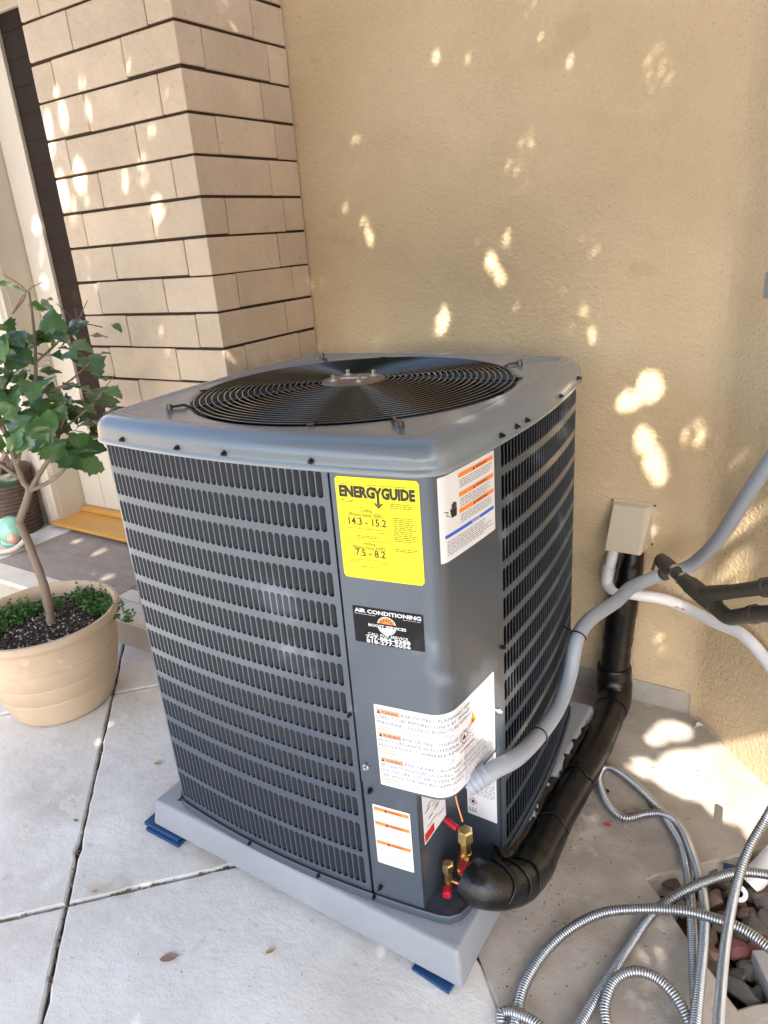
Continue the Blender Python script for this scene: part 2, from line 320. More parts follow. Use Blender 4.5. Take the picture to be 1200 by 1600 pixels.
SUN_GAPS = [
 (-1.095,2.095,1.968,0.010,0.000,-0.002,-0.001,0.000,-0.014,0.000),
 (-1.000,2.095,1.941,0.008,0.000,-0.001,-0.000,0.000,-0.014,0.500),
 (-0.706,2.095,1.895,0.008,0.000,-0.001,0.000,0.000,-0.012,0.000),
 (-0.467,2.095,1.847,0.045,0.000,-0.007,0.003,0.000,-0.041,0.930),
 (-1.063,2.095,1.872,0.008,0.000,-0.001,-0.001,0.000,-0.014,0.500),
 (-1.391,2.095,1.798,0.012,0.000,-0.001,-0.001,0.000,-0.009,0.400),
 (-1.452,2.095,1.603,0.008,0.000,-0.001,-0.001,0.000,-0.010,0.500),
 (-1.385,2.095,1.545,0.015,0.000,-0.001,-0.002,0.000,-0.021,0.000),
 (-1.368,2.095,1.509,0.010,0.000,0.002,0.009,0.000,-0.029,0.000),
 (-0.937,2.095,1.406,0.020,0.000,0.005,0.014,0.000,-0.035,0.000),
 (-0.919,2.095,1.372,0.016,0.000,0.011,0.022,0.000,-0.025,0.000),
 (-0.889,2.095,1.470,0.012,0.000,-0.002,-0.005,0.000,-0.031,0.450),
 (-1.115,2.095,1.237,0.023,0.000,-0.003,-0.009,0.000,-0.040,0.000),
 (-0.835,2.095,1.668,0.038,0.000,-0.004,-0.000,0.000,-0.074,0.965),
 (-0.510,2.095,1.013,0.036,0.000,0.024,0.016,0.000,-0.025,0.000),
 (-0.464,2.095,1.052,0.042,0.000,0.002,0.003,0.000,-0.048,0.000),
 (-0.463,2.095,0.892,0.027,0.000,0.010,0.015,0.000,-0.048,0.000),
 (-0.434,2.095,0.833,0.030,0.000,0.012,0.017,0.000,-0.055,0.000),
 (-0.417,2.095,0.789,0.025,0.000,0.003,0.001,0.000,-0.024,0.000),
 (-0.353,2.095,0.911,0.010,0.000,0.001,0.002,0.000,-0.034,0.400),
 (-0.319,2.095,0.927,0.015,0.000,0.001,0.003,0.000,-0.041,0.450),
 (-0.180,2.005,0.573,0.033,-0.033,0.004,-0.019,0.019,-0.075,0.000),
 (-0.198,2.023,0.531,0.045,-0.045,0.030,0.003,-0.003,-0.026,0.000),
 (-0.192,2.017,0.682,0.009,-0.009,-0.001,-0.029,0.029,-0.071,0.000),
 (-0.153,1.978,0.740,0.014,-0.014,-0.003,-0.021,0.021,-0.050,0.000),
 (-0.183,2.008,0.771,0.021,-0.021,-0.002,-0.017,0.017,-0.047,0.000),
 (-0.234,2.059,0.629,0.015,-0.015,0.008,0.002,-0.002,-0.019,0.400),
 (-0.132,1.957,0.387,0.033,-0.033,0.027,0.006,-0.006,-0.057,0.850),
 (-2.163,1.623,1.930,0.022,0.000,-0.001,-0.005,0.000,-0.042,0.000),
 (-2.244,1.623,1.916,0.020,-0.000,-0.001,-0.006,-0.000,-0.043,0.000),
 (-2.040,1.623,1.929,0.012,0.000,-0.000,0.001,0.000,-0.029,0.000),
 (-2.173,1.623,1.996,0.015,0.000,-0.002,-0.007,0.000,-0.018,0.000),
 (-2.255,1.623,1.846,0.020,0.000,-0.002,-0.013,0.000,-0.032,0.300),
 (-2.044,1.623,2.004,0.018,0.000,-0.000,0.003,0.000,-0.021,0.700),
 (-2.143,1.623,1.754,0.035,0.000,-0.001,-0.006,0.000,-0.052,0.100),
 (-2.245,1.623,1.724,0.030,0.000,0.000,-0.004,0.000,-0.061,0.100),
 (-1.932,1.623,1.722,0.012,0.000,-0.001,-0.005,0.000,-0.032,0.300),
 (-1.812,1.623,1.636,0.033,0.000,-0.001,-0.005,0.000,-0.035,0.000),
 (-1.830,1.623,1.999,0.013,0.000,-0.002,-0.004,0.000,-0.012,0.200),
 (-1.781,1.623,1.838,0.018,0.000,-0.002,-0.004,0.000,-0.014,0.600),
 (-1.846,1.623,1.736,0.025,0.000,-0.001,-0.008,0.000,-0.055,0.750),
 (-2.133,1.623,1.672,0.013,0.000,-0.001,-0.008,0.000,-0.024,0.600),
 (-1.829,1.623,1.583,0.011,-0.000,-0.001,-0.006,0.000,-0.023,0.700),
 (-2.211,1.623,1.659,0.023,0.000,-0.002,-0.015,0.000,-0.042,0.700),
 (-0.308,1.778,0.000,0.062,0.022,0.000,0.007,-0.041,0.000,0.000),
 (-0.223,1.837,0.000,0.089,0.023,0.000,0.009,-0.088,0.000,0.000),
 (-0.143,1.878,0.000,0.099,0.025,0.000,0.007,-0.110,0.000,0.000),
 (-0.057,1.849,0.000,0.092,-0.010,-0.000,-0.013,-0.152,-0.000,0.000),
 (-0.014,1.738,0.000,0.056,-0.004,0.000,-0.013,-0.120,0.000,0.000),
 (-0.119,1.951,0.000,0.096,0.049,0.000,0.008,-0.063,0.000,0.000),
 (-0.302,1.984,0.000,0.054,0.009,0.000,0.005,-0.051,0.000,0.000),
 (-0.334,1.940,0.000,0.031,0.041,0.000,0.017,-0.036,0.000,0.000),
 (-0.196,1.786,-0.000,0.126,0.011,0.000,0.002,-0.080,0.000,0.000),
 (-0.092,1.749,0.000,0.088,-0.002,-0.000,-0.005,-0.085,-0.000,0.000),
 (-0.354,1.784,0.000,0.036,0.018,-0.000,0.008,-0.032,-0.000,0.000),
 (-3.046,1.969,0.138,-0.001,0.050,0.000,0.023,-0.013,0.000,0.300),
 (-2.748,1.785,0.138,0.007,0.028,0.000,0.020,-0.012,0.000,0.300),
 (-3.291,2.015,0.138,0.004,0.027,0.000,0.026,-0.015,0.000,0.300),
 (-3.442,2.300,1.683,0.037,0.000,0.000,-0.006,0.000,-0.037,0.000),
 (-3.485,2.300,1.423,0.032,0.000,0.005,0.007,0.000,-0.032,0.100),
 (-3.451,2.300,1.559,0.016,0.000,-0.001,-0.024,0.000,-0.059,0.600),
 (-0.921,0.950,0.843,0.058,-0.000,-0.018,-0.022,-0.000,-0.031,0.650),
 (-0.892,0.950,0.812,0.051,0.000,-0.022,-0.024,0.000,-0.030,0.600),
 (-0.867,0.950,0.698,0.053,0.000,-0.008,-0.019,0.000,-0.034,0.650),
 (-0.916,0.950,0.716,0.043,0.000,0.011,-0.004,0.000,-0.026,0.700),
 (-0.578,0.970,0.802,0.025,0.000,-0.008,-0.015,0.000,-0.028,0.600),
 (-0.548,0.970,0.756,0.029,0.000,-0.009,-0.015,0.000,-0.028,0.600),
 (-0.530,1.106,0.641,0.000,0.068,-0.043,0.000,-0.003,-0.051,0.000),
 (-0.530,1.117,0.564,0.000,0.071,-0.048,0.000,-0.003,-0.053,0.050),
 (-0.530,1.180,0.504,0.000,0.034,-0.024,0.000,-0.004,-0.100,0.100),
 (-0.530,1.138,0.675,0.000,0.051,-0.030,0.000,-0.001,-0.021,0.400),
 (-0.530,1.587,1.124,0.000,0.049,0.003,0.000,0.024,-0.015,0.000),
 (-0.530,1.567,1.076,0.000,0.079,0.002,0.000,0.020,-0.013,0.000),
 (-0.530,1.405,1.039,0.000,0.029,0.001,0.000,0.020,-0.015,0.000),
 (-0.530,1.626,1.069,0.000,0.044,0.002,0.000,0.019,-0.012,0.000),
 (-0.530,1.253,0.992,0.000,0.016,-0.006,0.000,-0.000,-0.012,0.000),
 (-0.530,1.219,0.926,0.000,0.016,-0.006,0.000,-0.001,-0.030,0.000),
 (-0.530,1.443,1.042,0.000,0.092,0.004,0.000,0.013,-0.009,0.500),
 (-0.530,1.578,0.850,0.000,0.048,-0.018,0.000,0.001,-0.020,0.600),
 (-0.530,1.253,0.574,0.000,0.037,-0.022,0.000,-0.001,-0.040,0.300),
 (-0.530,1.273,0.645,0.000,0.029,-0.016,0.000,-0.000,-0.016,0.500),
 (-0.576,1.297,1.185,0.005,0.025,0.000,0.025,-0.047,0.000,0.600),
 (-0.575,1.138,1.185,0.015,0.021,0.000,0.016,-0.029,0.000,0.800),
]
STONES = [(-0.191,1.432,0.024,"r"), (-0.092,1.443,0.024,"r"), (-0.073,1.594,0.019,"g"), (-0.113,1.526,0.020,"g"), (-0.020,1.430,0.026,"r"), (-0.027,1.323,0.028,"p"), (-0.001,1.350,0.023,"p"), (-0.027,1.253,0.024,"g"), (-0.009,1.222,0.033,"g"), (-0.001,1.286,0.023,"g"), (-0.141,1.401,0.017,"r"), (-0.120,1.451,0.017,"g"), (-0.087,1.500,0.019,"b"), (-0.013,1.501,0.027,"b"), (0.005,1.480,0.023,"g"), (-0.032,1.367,0.023,"b"), (-0.002,1.397,0.033,"g"), (-0.092,1.327,0.022,"b"), (-0.080,1.287,0.023,"r"), (-0.072,1.366,0.019,"b"), (-0.164,1.381,0.019,"g"), (-0.046,1.554,0.019,"b"), (-0.027,1.532,0.019,"b"), (0.014,1.434,0.026,"g"), (-0.076,1.538,0.017,"r"), (0.016,1.367,0.022,"p"), (-0.068,1.404,0.017,"r"), (-0.113,1.365,0.019,"b"), (-0.003,1.577,0.026,"b"), (-0.063,1.258,0.022,"b"), (0.020,1.244,0.019,"g"), (-0.142,1.470,0.017,"b"), (-0.039,1.456,0.015,"r"), (-0.059,1.312,0.015,"r")]

# ---------------------------------------------------------------- ground: slabs on the yard's own axes, a rock pit, a porch
CORNER = (-.270, 2.095)          # where the stucco wall meets the angled wall
VW = (CORNER[0]+CORNER[1])/math.sqrt(2)
PU0, PU1, PV0 = -1.152, -.828, .812       # pit

mb = MB(); g = 30
mb.add([(-g, -g, -.12), (g, -g, -.12), (g, g, -.12), (-g, g, -.12)], [(0, 1, 2, 3)])
ground = mb.build('ground', 'soil_joint'); tag(ground, kind='structure')
mb = MB()
for a in ((-6, PU0-.02, -7, VW), (PU1+.02, 6, -7, VW), (PU0-.02, PU1+.02, -7, PV0-.02)):
    uvbox(mb, a[0], a[1], a[2], a[3], -.10, -.016)
mb.build('joint_soil', 'soil_joint', ground, kind='stuff')
mb = MB(); uvbox(mb, PU0-.02, PU1+.02, PV0-.02, VW, -.119, -.075)
pit = mb.build('rock_pit', 'soil_joint'); tag(pit, kind='structure')

def wob_slab(corners, m):
    """A cast slab (corners counter-clockwise in yard axes) whose edges wander a little and carry small chips."""
    pts = []; ins = []; k = len(corners)
    nrm = lambda a, b: Vector((-(b[1]-a[1]), b[0]-a[0])).normalized()
    for i in range(k):
        a, b, z = corners[i], corners[(i+1) % k], corners[i-1]
        L_ = math.hypot(b[0]-a[0], b[1]-a[1]); n = max(1, int(L_/.035)); n1 = nrm(a, b); n0 = nrm(z, a)
        for j in range(n):
            t = j/n; p = Vector((a[0]+(b[0]-a[0])*t, a[1]+(b[1]-a[1])*t))
            if j: p += n1*(random.gauss(0, .0012)+(random.random() < .06)*random.uniform(.002, .008))
            pts.append(p); ins.append(p+(n1 if j else n0+n1)*.005)
    k = len(pts); mb = MB()
    vs = [(*uv(*p), -.10) for p in pts]+[(*uv(*p), -.004) for p in pts]+[(*uv(*p), 0) for p in ins]; fs = []
    for l in (0, 1): fs += [(l*k+i, l*k+(i+1) % k, (l+1)*k+(i+1) % k, (l+1)*k+i) for i in range(k)]
    fs.append(tuple(range(2*k, 3*k)))
    mb.add(vs, fs); return mb.build('concrete_slab', m, ground)
J = .0046
ub = [-4.29, -3.36, -2.43, -1.493, -.556, .38, 1.32, 2.26, 3.2]; vb = [-4.35, -3.41, -2.47, -1.53, -.59, .35]
for i in range(len(ub)-1):
    for j in range(len(vb)-1):
        a, b, c, e = ub[i]+J, ub[i+1]-J, vb[j]+J, vb[j+1]-J*(.15 if j == 4 else 1)
        wob_slab([(a, c), (b, c), (b, e), (a, e)], 'concrete')
# the last course by the walls is one pour with the rock pit cut out of it
wob_slab([(-4.3, .351), (3.2, .351), (3.2, VW+.02), (PU1, VW+.02), (PU1, PV0), (PU0, PV0), (PU0, VW+.02), (-4.3, VW+.02)], 'concrete_dirty')

# rocks in the pit: parts of the pit
def rock(x, y, z, s, m, sq=(1, 1, 1)):
    bm = bmesh.new(); bmesh.ops.create_icosphere(bm, subdivisions=3 if s > .02 else 2, radius=1)
    ax = [Vector((random.gauss(0, 1), random.gauss(0, 1), random.gauss(0, 1))).normalized() for _ in range(11)]
    cut = [random.uniform(.5, .88) for _ in ax]
    for v in bm.verts:
        for a, c in zip(ax, cut):
            d = v.co.dot(a)
            if d > c: v.co -= a*(d-c)
        v.co *= random.uniform(.965, 1.03)
    rot = Euler((random.uniform(-.5, .5), random.uniform(-.5, .5), random.uniform(0, 6.3))).to_matrix()
    bm.transform(rot.to_4x4() @ Matrix.Diagonal((s*sq[0], s*sq[1], s*sq[2], 1)))
    me = bpy.data.meshes.new('stone'); bm.to_mesh(me); bm.free(); me.materials.append(M[m])
    for p in me.polygons: p.use_smooth = True
    me.set_sharp_from_angle(angle=R(24))
    o = bpy.data.objects.new('stone', me); COL.objects.link(o); o.location = (x, y, z); o.parent = pit
    return o
for x, y, s, k in STONES:
    rock(x, y, -.048+s*.55, s*1.1, 'stone_'+k, (1.15, .95, .8))
for _ in range(110):
    u = random.uniform(PU0+.025, PU1-.025); v = random.uniform(PV0+.025, VW-.02); x, y = uv(u, v)
    rock(x, y, random.uniform(-.066, -.05), random.uniform(.009, .020), random.choice(['stone_r', 'stone_g', 'stone_b', 'stone_b', 'stone_g']), (1.2, 1, .75))

# ---------------------------------------------------------------- porch
ZP = .138
mb = MB(); mb.box(-7, -1.75, 1.561, 2.6, -.05, .112)
porch = mb.build('porch', 'riser'); tag(porch, kind='structure')
x = -6.4
for L in (.95, .92, .97, 1.02, .76, .575, .52):
    mb = MB(); mb.box(x+.002, x+L-.002, 1.553, 1.672, .1125, ZP); mb.build('coping_stone', 'coping', porch, bevel=.007); x += L
for x0, x1, y0, y1, m in ((-3.462, -2.545, 1.676, 2.36, 'slate'), (-2.541, -1.9, 1.756, 2.36, 'slate'), (-2.541, -1.9, 1.676, 1.752, 'coping'),
                       (-4.4, -3.466, 1.676, 2.36, 'concrete'), (-5.4, -4.404, 1.676, 2.36, 'slate'), (-6.5, -5.404, 1.676, 2.36, 'concrete')):
    mb = MB(); mb.box(x0, x1, y0, y1, .1125, ZP-.001); mb.build('paving_stone', m, porch, bevel=.003)

# ---------------------------------------------------------------- stucco walls
def thickwall(name, label, pts, z0, z1, m, origin):
    mb = MB(); mb.hexa([(*p, z0) for p in pts]+[(*p, z1) for p in pts])
    o = mb.build(name, m, None, origin); return tag(o, label, 'wall')
a0 = Vector(CORNER); d = Vector((1, -1))/math.sqrt(2); nn = Vector((1, 1))/math.sqrt(2)
def plaster(name, label, line, zb, origin):
    """A rendered wall following a plan line, 12 cm thick behind it."""
    k = len(line); mb = MB(); back = [(p[0]+.05, p[1]+.13) for p in line]
    vs = [(*p, zb) for p in line]+[(*p, 2.75) for p in line]+[(*p, zb) for p in back]+[(*p, 2.75) for p in back]
    fs = [(i, i+1, k+i+1, k+i) for i in range(k-1)]+[(k+i, k+i+1, 3*k+i+1, 3*k+i) for i in range(k-1)]+[(2*k+i, i, i+1, 2*k+i+1)[::-1] for i in range(k-1)]+[(0, k, 3*k, 2*k), (k-1, 3*k-1, 4*k-1, 2*k-1)]
    mb.add(vs, fs); o = mb.build(name, 'stucco', None, origin, smooth=30); return tag(o, label, 'wall')
# softly rounded corner between the two walls
tl = .055; arc = []
for i in range(11):
    t = i/10; p0 = a0+Vector((-tl, 0)); p2 = a0+d*tl
    arc.append(tuple(p0*(1-t)**2+a0*2*t*(1-t)+p2*t*t))
plaster('stucco_wall', 'tan stucco house wall behind the air conditioner with dappled sunlight', [(-1.70, 2.095)]+arc[:6], .079, (-1, 2.1, .08))
plaster('angled_wall', 'tan stucco wall angled towards the viewer behind the tap', arc[5:]+[tuple(a0+d*1.9)], -.09, (.2, 1.6, 0))
mb = MB(); mb.hexa([(-1.70, 2.091, -.05), (-.272, 2.091, -.05), (-.2, 2.24, -.05), (-1.70, 2.24, -.05), (-1.70, 2.091, .0785), (-.272, 2.091, .0785), (-.2, 2.24, .0785), (-1.70, 2.24, .0785)])
o = mb.build('foundation_curb', 'curb', None, (-1, 2.1, 0)); tag(o, 'low grey concrete footing strip under the tan stucco wall', 'footing')

# ---------------------------------------------------------------- block pier: every block its own part
pier = thing('block_pier', 'pier of beige slump blocks with dark mortar joints beside the door', 'pier', (-1.95, 1.85, ZP))
XL, XR, YF, YB = -2.271, -1.627, 1.623, 2.095
H = .1083; Z0 = 1.219-10*H; g2 = .0037; gv = .0016
mb = MB(); mb.box(XL+.007, XR-.006, YF+.006, YB-.002, .05, 2.55); mb.build('mortar', 'mortar', pier)
for k in range(0, 22):
    z0 = Z0+k*H+g2; z1 = Z0+(k+1)*H-g2
    if z1 < .14: continue
    A = k % 2 == 0
    j = lambda s=.003: random.gauss(0, s)
    if A:
        f = [XL, -2.054+j(), -1.725+j(), XR]; sd = [YF, 1.943+j(), YB]
    else:
        f = [XL, -2.174+j(), -1.846+j(), XR]; sd = [YF, 1.721+j(), 1.997+j(), YB]
    boxes = []
    for i in range(len(f)-1):
        last = i == len(f)-2
        y1 = (sd[1]-gv) if last else YF+.1
        boxes.append((f[i]+(gv if i else 0), f[i+1]-(0 if last else gv), YF, y1))
    for i in range(1, len(sd)-1):
        boxes.append((XR-.1, XR, sd[i]+gv*.6, sd[i+1]-(gv*.6 if i < len(sd)-2 else .003)))
    for x0, x1, y0, y1 in boxes:
        o_ = random.gauss(0, .0012); side = abs(x1-XR) < 1e-6
        mb = MB(); mb.box(x0, x1+(abs(o_)*.3 if side else 0), y0-(abs(random.gauss(0, .0005)) if y0 == YF else 0), y1, z0+random.gauss(0, .0012), z1+random.gauss(0, .0012))
        mb.build('block', 'block', pier, bevel=random.uniform(.0025, .0045), seg=2)

# house mass behind the pier closing the doorway side
mb = MB(); mb.box(-2.62, -1.72, 2.0, 2.6, .05, 2.55)
o = mb.build('door_return_wall', 'cream', None, (-2.2, 2.3, .05)); tag(o, 'cream wall behind the block pier', 'wall')

# ---------------------------------------------------------------- door, frame, step board, wall at the left
mb = MB(); mb.box(-7, -3.665, 2.14, 2.6, .10, 2.75)
o = mb.build('cream_wall', 'cream', None, (-4.5, 2.14, .1)); tag(o, 'smooth cream wall at the far left beside the door frame', 'wall')
df = thing('door_frame', 'cream moulded door frame left of the dark screen door', 'door frame', (-3.6, 2.15, ZP))
mb = MB()
prof = [(-3.70, 2.139), (-3.70, 2.118), (-3.69, 2.112), (-3.672, 2.112), (-3.664, 2.120), (-3.655, 2.120), (-3.648, 2.108), (-3.628, 2.100), (-3.606, 2.104), (-3.597, 2.120), (-3.588, 2.124), (-3.585, 2.15), (-3.66, 2.15)]
k = len(prof); mb.add([(x, y, ZP+.001) for x, y in prof]+[(x, y, 2.62) for x, y in prof], [(i, (i+1) % k, k+(i+1) % k, k+i) for i in range(k)])
mb.build('casing', 'cream', df, smooth=40)
mb = MB(); mb.box(-3.66, -3.583, 2.151, 2.36, ZP+.001, 2.62); mb.build('jamb', 'cream', df, bevel=.003)
mb = MB(); mb.box(-3.70, -2.60, 2.10, 2.36, 2.621, 2.75); mb.build('header', 'cream', df, bevel=.004)
dr = thing('screen_door', 'cream door with tall dark brown screen pane, behind the potted shrub', 'door', (-3.1, 2.31, ZP))
mb = MB(); mb.box(-3.578, -3.405, 2.30, 2.34, .205, 2.615); mb.build('stile', 'cream', dr, bevel=.004)
mb = MB(); mb.box(-2.80, -2.63, 2.30, 2.34, .205, 2.615); mb.build('stile', 'cream', dr, bevel=.004)
mb = MB(); mb.box(-3.404, -2.801, 2.302, 2.34, .205, .66); mb.build('bottom_rail', 'cream', dr, bevel=.004)
mb = MB(); mb.box(-3.404, -2.801, 2.302, 2.34, 2.555, 2.615); mb.build('top_rail', 'cream', dr, bevel=.004)
mb = MB(); mb.box(-3.404, -2.801, 2.318, 2.33, .661, 2.554); pane = mb.build('dark_pane', 'glassdark', dr)
for i in range(17):  # thin strips shaped as the joint lines reflected in the pane
    mb = MB(); z = .75+i*.1083; mb.box(-3.403, -2.802, 2.3155, 2.318, z, z+.006); mb.build('joint_reflection', 'glassdark', pane)
mb = MB(); mb.box(-3.575, -2.64, 2.262, 2.32, .178, .203); mb.build('threshold', 'wood', dr, bevel=.005)
st = thing('step_board', 'honey coloured wooden step board below the door', 'step', (-3.1, 2.18, ZP))
mb = MB(); mb.box(-3.60, -2.60, 2.075, 2.298, .158, .177); mb.build('board', 'wood', st, bevel=.005)
mb = MB(); mb.box(-3.50, -2.66, 2.13, 2.29, ZP, .1575); mb.build('support_shade', 'mortar', st)  # dark block filling the gap; the shadow below the board is its colour

# unseen wall added at the left; the sun on it bounces warm light back
mb = MB(); mb.box(-7.2, -7.0, -5.5, 2.1, -.1, 2.3)
o = mb.build('bounce_wall', 'stucco', None, (-7.1, -1.5, 0)); tag(o, 'unseen tan wall added across the yard to bounce warm sunlight', 'wall')

# ---------------------------------------------------------------- the air conditioner
UX0, UY0 = -.963, 1.392; UA, SAG, T0, RC = .447, .028, .38, .045
def outline():
    lo, hi = .2, .447
    for _ in range(50):
        T = (lo+hi)/2; ph = math.atan(2*SAG*T/T0**2)
        cx, cy = T-RC*math.sin(ph), UA-SAG*(T/T0)**2-RC*math.cos(ph)
        if cx < cy: lo = T
        else: hi = T
    side = [(t, UA-SAG*(t/T0)**2, math.atan(2*SAG*t/T0**2)) for t in np.linspace(-T, T, 81)]
    pts = []
    for k in range(4):
        th = k*math.pi/2
        def put(t, d, ph):
            # side frame of the front: tangent +X, outward -Y; turn counter-clockwise seen from above
            x, y = t, -d; nx, ny = math.sin(ph), -math.cos(ph)
            c, s = math.cos(th), math.sin(th)
            pts.append((x*c-y*s, x*s+y*c, nx*c-ny*s, nx*s+ny*c))
        for t, d_, ph in side: put(t, d_, ph)
        for i in range(1, 14):
            a = ph0 = math.atan(2*SAG*T/T0**2); a = ph0+(math.pi/2-2*ph0)*i/14
            put(cx+RC*math.sin(a), cy+RC*math.cos(a), a)
    P = np.array(pts); i0 = 40; P = np.roll(P, -i0, axis=0); P = np.vstack([P, P[:1]])
    s = np.r_[0, np.cumsum(np.hypot(*np.diff(P[:, :2], axis=0).T))]
    return P, s
OP, OS = outline(); OL = OS[-1]
PX, PY, TH = -.55, .99, R(1.7)      # the cabinet stands a touch askew on its pad
def turn(x, y):
    dx, dy = x-PX, y-PY; return (PX+dx*math.cos(TH)-dy*math.sin(TH), PY+dx*math.sin(TH)+dy*math.cos(TH))
UX, UY = turn(UX0, UY0)
def U(s, off=0.):
    s = s % OL; q = [np.interp(s, OS, OP[:, k]) for k in range(4)]; l = math.hypot(q[2], q[3])
    return turn(UX0+q[0]+q[2]/l*off, UY0+q[1]+q[3]/l*off)
def sfind(x, y): return float(OS[np.argmin((OP[:, 0]+UX0-x)**2+(OP[:, 1]+UY0-y)**2)])
S_SEAM = .223; S_ACC = sfind(-.622, .975); S_R0 = sfind(-.523, 1.205); S_CP = S_R0-.022
ZB, ZT = .122, 1.136
unit = thing('air_conditioner', 'large grey louvred outdoor air conditioner with yellow energy label and round top fan grille', 'air conditioner', (UX, UY, .106))

def strip(mb, s0, s1, z0, z1, off=0., ds=.012, nz=1):
    n = max(1, int(abs(s1-s0)/ds)); vs = []
    for i in range(n+1):
        for j in range(nz+1):
            vs.append((*U(s0+(s1-s0)*i/n, off), z0+(z1-z0)*j/nz))
    m = nz+1
    mb.add(vs, [(i*m+j, (i+1)*m+j, (i+1)*m+j+1, i*m+j+1) for i in range(n) for j in range(nz)])
def lip(mb, s, z0, z1, off0, off1):   # a folded vertical edge
    a, b = U(s, off0), U(s, off1); mb.add([(*a, z0), (*b, z0), (*b, z1), (*a, z1)], [(0, 1, 2, 3)])
def hlip(mb, s0, s1, z, off0, off1):
    n = max(1, int(abs(s1-s0)/.012)); vs = []
    for i in range(n+1):
        s = s0+(s1-s0)*i/n; vs += [(*U(s, off0), z), (*U(s, off1), z)]
    mb.add(vs, [(2*i, 2*i+1, 2*i+3, 2*i+2) for i in range(n)])

ROWS = [(1.126-.0665*i-.052, 1.126-.0665*i) for i in range(12)]+[(.240, .324), (.148, .228)]
PITCH = .0157
def hole(sc, z0, z1, w=.0064, r=.0064):
    P = []
    for i in range(7):
        a = math.pi*i/6; P.append((sc+w*math.cos(a), z1-r+r*math.sin(a)))
    for i in range(7):
        a = math.pi+math.pi*i/6; P.append((sc+w*math.cos(a), z0+r+r*math.sin(a)))
    return P      # ccw from right-top shoulder: 0..6 top, 7..13 bottom
def louvres(s0, n, lead, trail, name='louvre_panel', label=None, w=.0064, slat='acslat'):
    """Sheet with stamped slots; behind every slot a slanted louvre blade. s0 = left edge of the first cell."""
    sh = MB(); s1 = s0+n*PITCH
    bounds = [ZB]+[z for r_ in ROWS[::-1] for z in (r_[0]-.002, r_[1]+.002)]+[ZT]
    for b0, b1 in zip(bounds[0::2], bounds[1::2]): strip(sh, s0, s1, b0, b1, 0, PITCH)
    strip(sh, s0-lead, s0, ZB, ZT, 0, .006); strip(sh, s1, s1+trail, ZB, ZT, 0, .006)
    lip(sh, s0-lead, ZB, ZT, 0, -.02); lip(sh, s1+trail, ZB, ZT, 0, -.02)
    o = None; rows = []
    for z0, z1 in ROWS:
        bl = MB()
        for i in range(n):
            c = s0+(i+.5)*PITCH; h = hole(c, z0, z1, w, w); a, b = s0+i*PITCH, s0+(i+1)*PITCH
            f = lambda q, off=0.: (*U(q[0], off), q[1])
            zb, zt = z0-.002, z1+.002
            # right half and left half of the sheet round the slot
            Rt = [(c, zb), (b, zb), (b, zt), (c, zt), h[3], h[2], h[1], h[0], h[13], h[12], h[11], h[10]]
            Lf = [(c, zt), (a, zt), (a, zb), (c, zb), h[10], h[9], h[8], h[7], h[6], h[5], h[4], h[3]]
            sh.add([f(q) for q in Rt], [tuple(range(12))]); sh.add([f(q) for q in Lf], [tuple(range(12))])
            rim = [f(q) for q in h]+[f(q, -.0016) for q in h]
            sh.add(rim, [(k, k+14, (k+1) % 14+14, (k+1) % 14) for k in range(14)])
            dep = lambda q: -.0008-.0115*max(0, min(1, (q[0]-(c-.0069))/.0138))
            hb = hole(c, z0-.001, z1+.001, w+.0005, w+.0005)
            bl.add([f(q, dep(q)) for q in hb], [(6, 7, 8, 5), (5, 8, 9, 4), (4, 9, 10, 3), (3, 10, 11, 2), (2, 11, 12, 1), (1, 12, 13, 0)])
        rows.append(bl)
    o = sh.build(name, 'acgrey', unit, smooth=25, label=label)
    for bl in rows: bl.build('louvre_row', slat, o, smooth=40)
    return o
NF = 38
louvres(-.760+.963+.003-NF*PITCH, NF, .030, S_SEAM-.006-(-.760+.963+.003))
NR = 36; louvres(S_R0+.006, NR, .006, .02, w=.0071, slat='coil')  # right-hand blades coloured coil black to put the slots' shade into them
sb = sfind(UX0+UA*.86, UY0+UA-.02)
louvres(sb+.02, 46, .02, .02)
sl_ = OL*.75-.38
louvres(sl_, 46, .02, .02)
# rounded corner posts
for a_, b_ in ((S_R0+.006+NR*PITCH+.02+.001, sb-.001), (sb+.02+46*PITCH+.021, sl_-.021), (sl_+46*PITCH+.021, OL-.760+.963+.003-NF*PITCH+.0-.031)):
    if b_ < a_: b_ += OL
    mb = MB(); strip(mb, a_, b_, ZB, ZT, .0015, .004); lip(mb, a_, ZB, ZT, .0015, -.01); lip(mb, b_, ZB, ZT, .0015, -.01)
    mb.build('corner_post', 'acgrey', unit, smooth=40)
# dark coil inside
mb = MB(); n = 120
for za, zb_ in ((.125, 1.13),):
    vs = [(*U(OL*i/n, -.03), z) for z in (za, zb_) for i in range(n)]
    s_rec0, s_rec1 = S_SEAM+.01, S_R0+.01
    mb.add(vs, [(i, (i+1) % n, n+(i+1) % n, n+i) for i in range(n) if not (s_rec0 < OL*(i+.5)/n < s_rec1)])
mb.build('coil', 'coil', unit)
# inner walls of the service corner: upper part closed, lower part open with valves
mb = MB()
AX, BY = -.624, 1.168
mb.add([(AX, .972, ZB), (AX, BY, ZB), (AX, BY, .50), (AX, .972, .50)], [(0, 1, 2, 3)])
mb.add([(AX, BY, ZB), (-.5275, BY, ZB), (-.5275, BY, .50), (AX, BY, .50)], [(0, 1, 2, 3)])
mb.add([(AX, .980, .50), (AX, BY, .50), (-.536, BY, .50), (-.548, 1.04, .50), (-.585, .995, .50)], [(0, 1, 2, 3, 4)])
mb.build('valve_recess', 'acgrey', unit)
